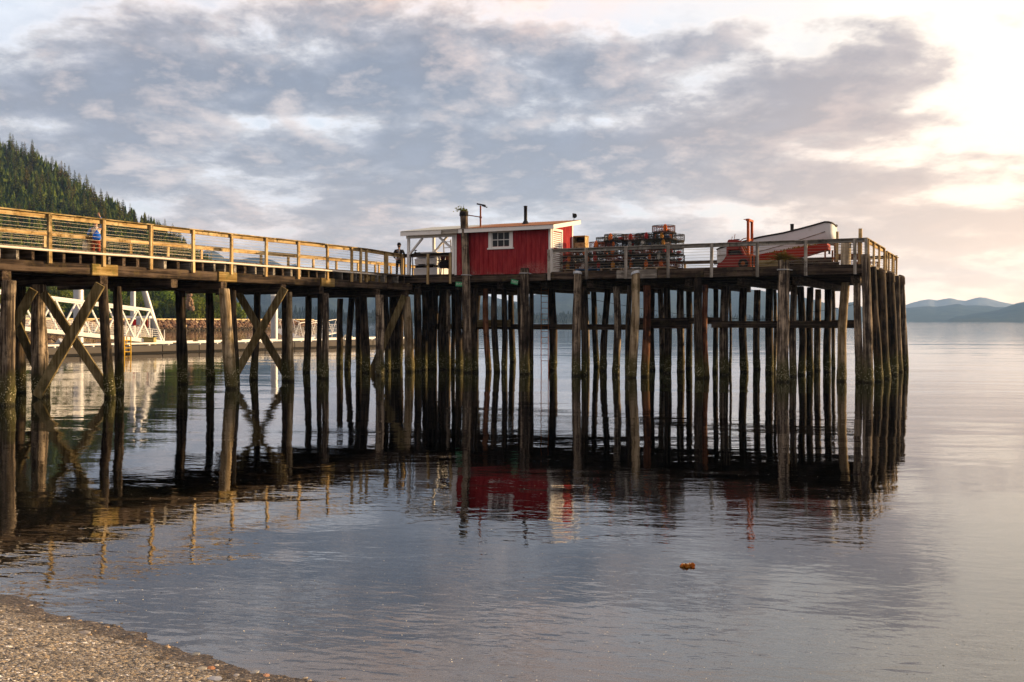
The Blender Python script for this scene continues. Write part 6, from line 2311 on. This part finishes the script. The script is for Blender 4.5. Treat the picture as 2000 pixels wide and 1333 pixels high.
    # steel guide piles
    def spile(px, s, w, ytop, label, cone=True, mat='steel', grp='grey steel guide piles'):
        c = W(px, 627, s)
        r = w * H / s / 2
        zt = H + (627 - ytop) / s * H
        t = thing('steel_pile', label, 'pile', (c.x, c.y, 0), grp, uv=False)
        mb = MB(); mb.tube([(c.x, c.y, -5), (c.x, c.y, zt - .8 * r * 2)], r, 20); mb.build('shaft', M[mat], t)
        if cone:
            mb = MB(); mb.lathe([(r * 1.04, -1.8 * r), (r * 1.04, -.55 * r), (r * .55, -.05 * r), (0, 0)], (c.x, c.y, zt), 20); mb.build('cap', M['white_metal'], t)
    spile(153.5, 57, 19, 549, 'thick grey steel pile with a white conical cap behind the truss gangway')
    spile(536, 50.5, 13.5, 567, 'grey steel pile with a flat white cap beside the second cross braced bent')
    # dolphin of three tubes
    c = W(260, 627, 55)
    t = thing('mooring_dolphin', 'group of three grey steel tubes, one upright and two raking, behind the gangway foot', 'mooring dolphin', (c.x, c.y, 0), uv=False)
    r = .24
    hd = c + Vector((.9, 0, 6.6 - H))
    for a, b_ in (((c.x, c.y, -5), (c.x, c.y, 7.2)), ((*W(322, 627, 54).xy, -.8), (c.x + .45, c.y + .2, 7.2)), ((*W(312, 627, 52).xy, -.8), (c.x + .2, c.y + 1.0, 7.2))):
        mb = MB(); mb.tube([a, b_], r, 16); mb.build('tube', M['steel'], t)
    mb = MB(); mb.box(c.x - .4, c.x + .9, c.y - .3, c.y + 1.3, 6.2, 6.7); mb.build('head', M['steel'], t)
    # yellow ladder on the float side
    yl = paint('safety yellow', (.72, .42, .03), (.5, .28, .03), .5, .5, 4)
    a, b_ = fp(241, -.12), fp(253.5, -.12)
    t = thing('yellow_ladder', 'bright yellow safety ladder hung on the float side by the reddish piling', 'ladder', tuple(a), uv=False)
    for q in (a, b_):
        mb = MB(); mb.tube([q - nb * .5 + Vector((0, 0, .0)), q - nb * .5 + Vector((0, 0, .75)), q + Vector((0, 0, .75)), q + Vector((0, 0, -1.6))], .045, 8); mb.build('rail', yl, t)
    for i in range(7):
        z = .35 - .3 * i + .4
        mb = MB(); mb.tube([Vector((a.x, a.y, a.z + z - .3)), Vector((b_.x, b_.y, b_.z + z - .3))], .03, 6); mb.build('rung', yl, t)
    # fire point: frame with a white board, red extinguisher box, grey cabinet
    c = W(262, 640, 57)
    t = thing('fire_point', 'white roofed stand with a red extinguisher box on the float behind the gangway', 'fire point', (c.x, c.y, .62), uv=False)
    zt = H + (627 - 617.5) / 57 * H
    x0, x1 = W(238, 620, 57).x, W(292, 620, 57).x
    mb = MB(); mb.box(x0, x1, c.y, c.y + .8, zt - .2, zt); mb.build('roof_board', M['white_metal'], t)
    for x in (x0 + .15, x1 - .2):
        mb = MB(); mb.box(x, x + .1, c.y + .3, c.y + .4, .62, zt - .202); mb.build('post', M['white_metal'], t)
    xr0, xr1 = W(259, 630, 57).x, W(265.5, 630, 57).x
    zr0, zr1 = H + (627 - 636.5) / 57 * H, H + (627 - 624) / 57 * H
    mb = MB(); mb.box(xr0, xr1, c.y - .02, c.y + .28, zr0, zr1); mb.build('extinguisher_box', paint('signal red', (.55, .02, .02), None, .4), t)
    mb = MB(); mb.box(xr1 + .02, W(273, 630, 57).x, c.y + .02, c.y + .28, zr0 + .05, zr1 + .1); mb.build('cabinet', M['steel'], t)
    xk = W(285, 630, 57).x
    mb = MB(); mb.box(xk - .1, xk + .12, c.y + .05, c.y + .2, zr0 - .1, zr1); mb.build('hose_box', paint('dull red', (.2, .03, .02), None, .6), t)
    # yellowish wooden dock box and white plate on a post
    c = fp(309.5, 1.4)
    t = thing('dock_box', 'mossy yellowish timber box on the float at the gangway foot', 'box', tuple(c), uv=False)
    mb = MB(); mb.bar(c + Vector((-.58, 0, .28)), c + Vector((.58, .1, .28)), .8, .56, bev=.02); mb.build('body', wood('dock box wood', ((.16, .12, .03), (.36, .28, .10), (.5, .42, .2)), 'x', 6, .5), t)
    mb = MB(); mb.bar(c + Vector((-.62, 0, .60)), c + Vector((.62, .1, .60)), .86, .07, bev=.01); mb.build('lid', wood('dock box lid', ((.12, .11, .03), (.28, .25, .07), (.42, .36, .14)), 'x', 6, .5), t)
    c = fp(313.5, 2.6)
    s = F * H / c.y
    t = thing('sign_post', 'small blank white plate on a white post beside the yellowish timber box', 'sign', tuple(c), uv=False)
    z0, z1 = H + (627 - 642) / s * H, H + (627 - 637) / s * H
    mb = MB(); mb.bar(c, Vector((c.x, c.y, z0)), .09, .09); mb.build('post', M['white_metal'], t)
    mb = MB(); mb.box(c.x - .20, c.x + .22, c.y - .05, c.y - .01, z0 + .002, z1); mb.build('plate', M['white_metal'], t)
    # white locker, cream covered mound, mooring line
    c = fp(648.5, 1.6)
    t = thing('dock_locker', 'plain white locker on the float under the small railed ramp', 'locker', tuple(c), uv=False)
    mb = MB(); mb.bar(c + Vector((-.42, 0, .33)), c + Vector((.42, .1, .33)), .8, .66, bev=.04); mb.build('body', M['white_metal'], t)
    mb = MB(); mb.bar(c + Vector((-.45, 0, .69)), c + Vector((.45, .1, .69)), .86, .06, bev=.02); mb.build('lid', M['white_metal'], t)
    c = fp(697, 1.2)
    mb = MB(); mb.rock(c + Vector((0, 0, .2)), .62, 4, .75, 3)
    mb.solo('covered_heap', paint('cream tarpaulin', (.62, .57, .42), (.45, .4, .3), .8, .6, 1.5), 'cream tarpaulin covered heap on the far end of the float', 'tarpaulin', tuple(c), uv=False)
    for px, lab in ((724, 'small dark cleat on the far end of the float, near the cream heap'), (757, 'small dark cleat near the very end of the float')):
        c = fp(px, .5)
        mb = MB(); mb.bar(c + Vector((-.3, 0, .12)), c + Vector((.3, .1, .12)), .1, .08); mb.bar(c + Vector((-.06, 0, 0)), c + Vector((-.06, 0, .09)), .08, .08); mb.bar(c + Vector((.06, 0, 0)), c + Vector((.06, 0, .09)), .08, .08)
        mb.solo('mooring_cleat', M['black'], lab, 'cleat', tuple(c), uv=False)
    # skiff with tilted outboard, moored before the float
    c = W(110, 690, 68)
    t = thing('dinghy', 'white dinghy with a tilted grey outboard motor moored below the gangway', 'boat', (c.x, c.y, 0), uv=False)
    dx = Vector((-.92, .38, 0)).normalized()
    sx = Vector((-dx.y, dx.x, 0))
    secs = []
    for i in range(13):
        f = i / 12
        hw = .8 * (1 - max(0, f - .35) ** 2 / .45) ** .5 if f < 1 else .03
        p = c + dx * (f * 4.2) + Vector((0, 0, 0))
        sh = .55 + .25 * f * f
        secs.append([Vector((p.x, p.y, 0)) + sx * (hw * g) + Vector((0, 0, -.12 + sh * abs(g) ** 1.6 + .1 * f)) for g in (-1, -.8, -.45, 0, .45, .8, 1)])
    mb = MB()
    mb.add([p for s_ in secs for p in s_], [(i * 7 + j, i * 7 + j + 1, (i + 1) * 7 + j + 1, (i + 1) * 7 + j) for i in range(12) for j in range(6)] + [tuple(range(7))], True)
    mb.build('hull', M['white_metal'], t)
    for j in (0, 6):
        mb = MB(); mb.tube([s_[j] for s_ in secs], .05, 6); mb.build('gunwale', M['black'], t)
    e = Vector((c.x, c.y, .62)) - dx * .15
    m1 = MB()
    m1.bar(e + Vector((0, 0, .22)), e - dx * .35 + Vector((0, 0, .52)), .34, .42, bev=.08)
    mo = m1.build('outboard_motor', M['steel'], t)
    m1 = MB(); m1.bar(e + Vector((0, 0, .15)), e - dx * .95 + Vector((0, 0, -.10)), .14, .2, bev=.03); m1.bar(e - dx * .85 + Vector((0, 0, -.22)), e - dx * 1.05 + Vector((0, 0, .06)), .06, .22); m1.build('leg', M['steel'], mo)
    m1 = MB(); m1.tube([e + Vector((0, 0, .3)), e + dx * .6 + Vector((0, 0, .62)), e + dx * 1.3 + Vector((0, 0, .6))], .04, 8); m1.build('tiller', M['black'], mo)
fl()

# ------------------------------------------------------------------ drifting seaweed
def weed():
    c = W(1343, 1107, 480)
    t = thing('seaweed_clump', 'small orange brown clump of seaweed drifting on the open water', 'seaweed', (c.x, c.y, -.01), uv=False)
    rr = random.Random(3)
    k = leaf_mat('brown kelp', (.10, .035, .008), (.42, .16, .03), .02, .2, .4, .2)
    for j in range(5):
        mb = MB()
        for i in range(9):
            a = rr.random() * 6.28
            b0 = Vector((c.x + rr.uniform(-.05, .05), c.y + rr.uniform(-.035, .035), rr.uniform(.0, .015)))
            d = Vector((math.cos(a), math.sin(a) * .7, rr.uniform(.05, .55))).normalized()
            x = d.orthogonal().normalized() * rr.uniform(.007, .015)
            l = rr.uniform(.025, .055)
            mb.add([b0 - x, b0 + x, b0 + d * l * .6 + x * 1.4, b0 + d * l + Vector((0, 0, -.008)), b0 + d * l * .6 - x * 1.4], [(0, 1, 2, 4), (4, 2, 3)])
        mb.build('frond', k, t)
    mb = MB()
    for i in range(4):
        mb.rock((c.x + rr.uniform(-.045, .045), c.y + rr.uniform(-.02, .02), .022), .012, i, .9, 2)
    mb.build('bladder', paint('pale bladder', (.55, .45, .25), None, .4), t)
weed()
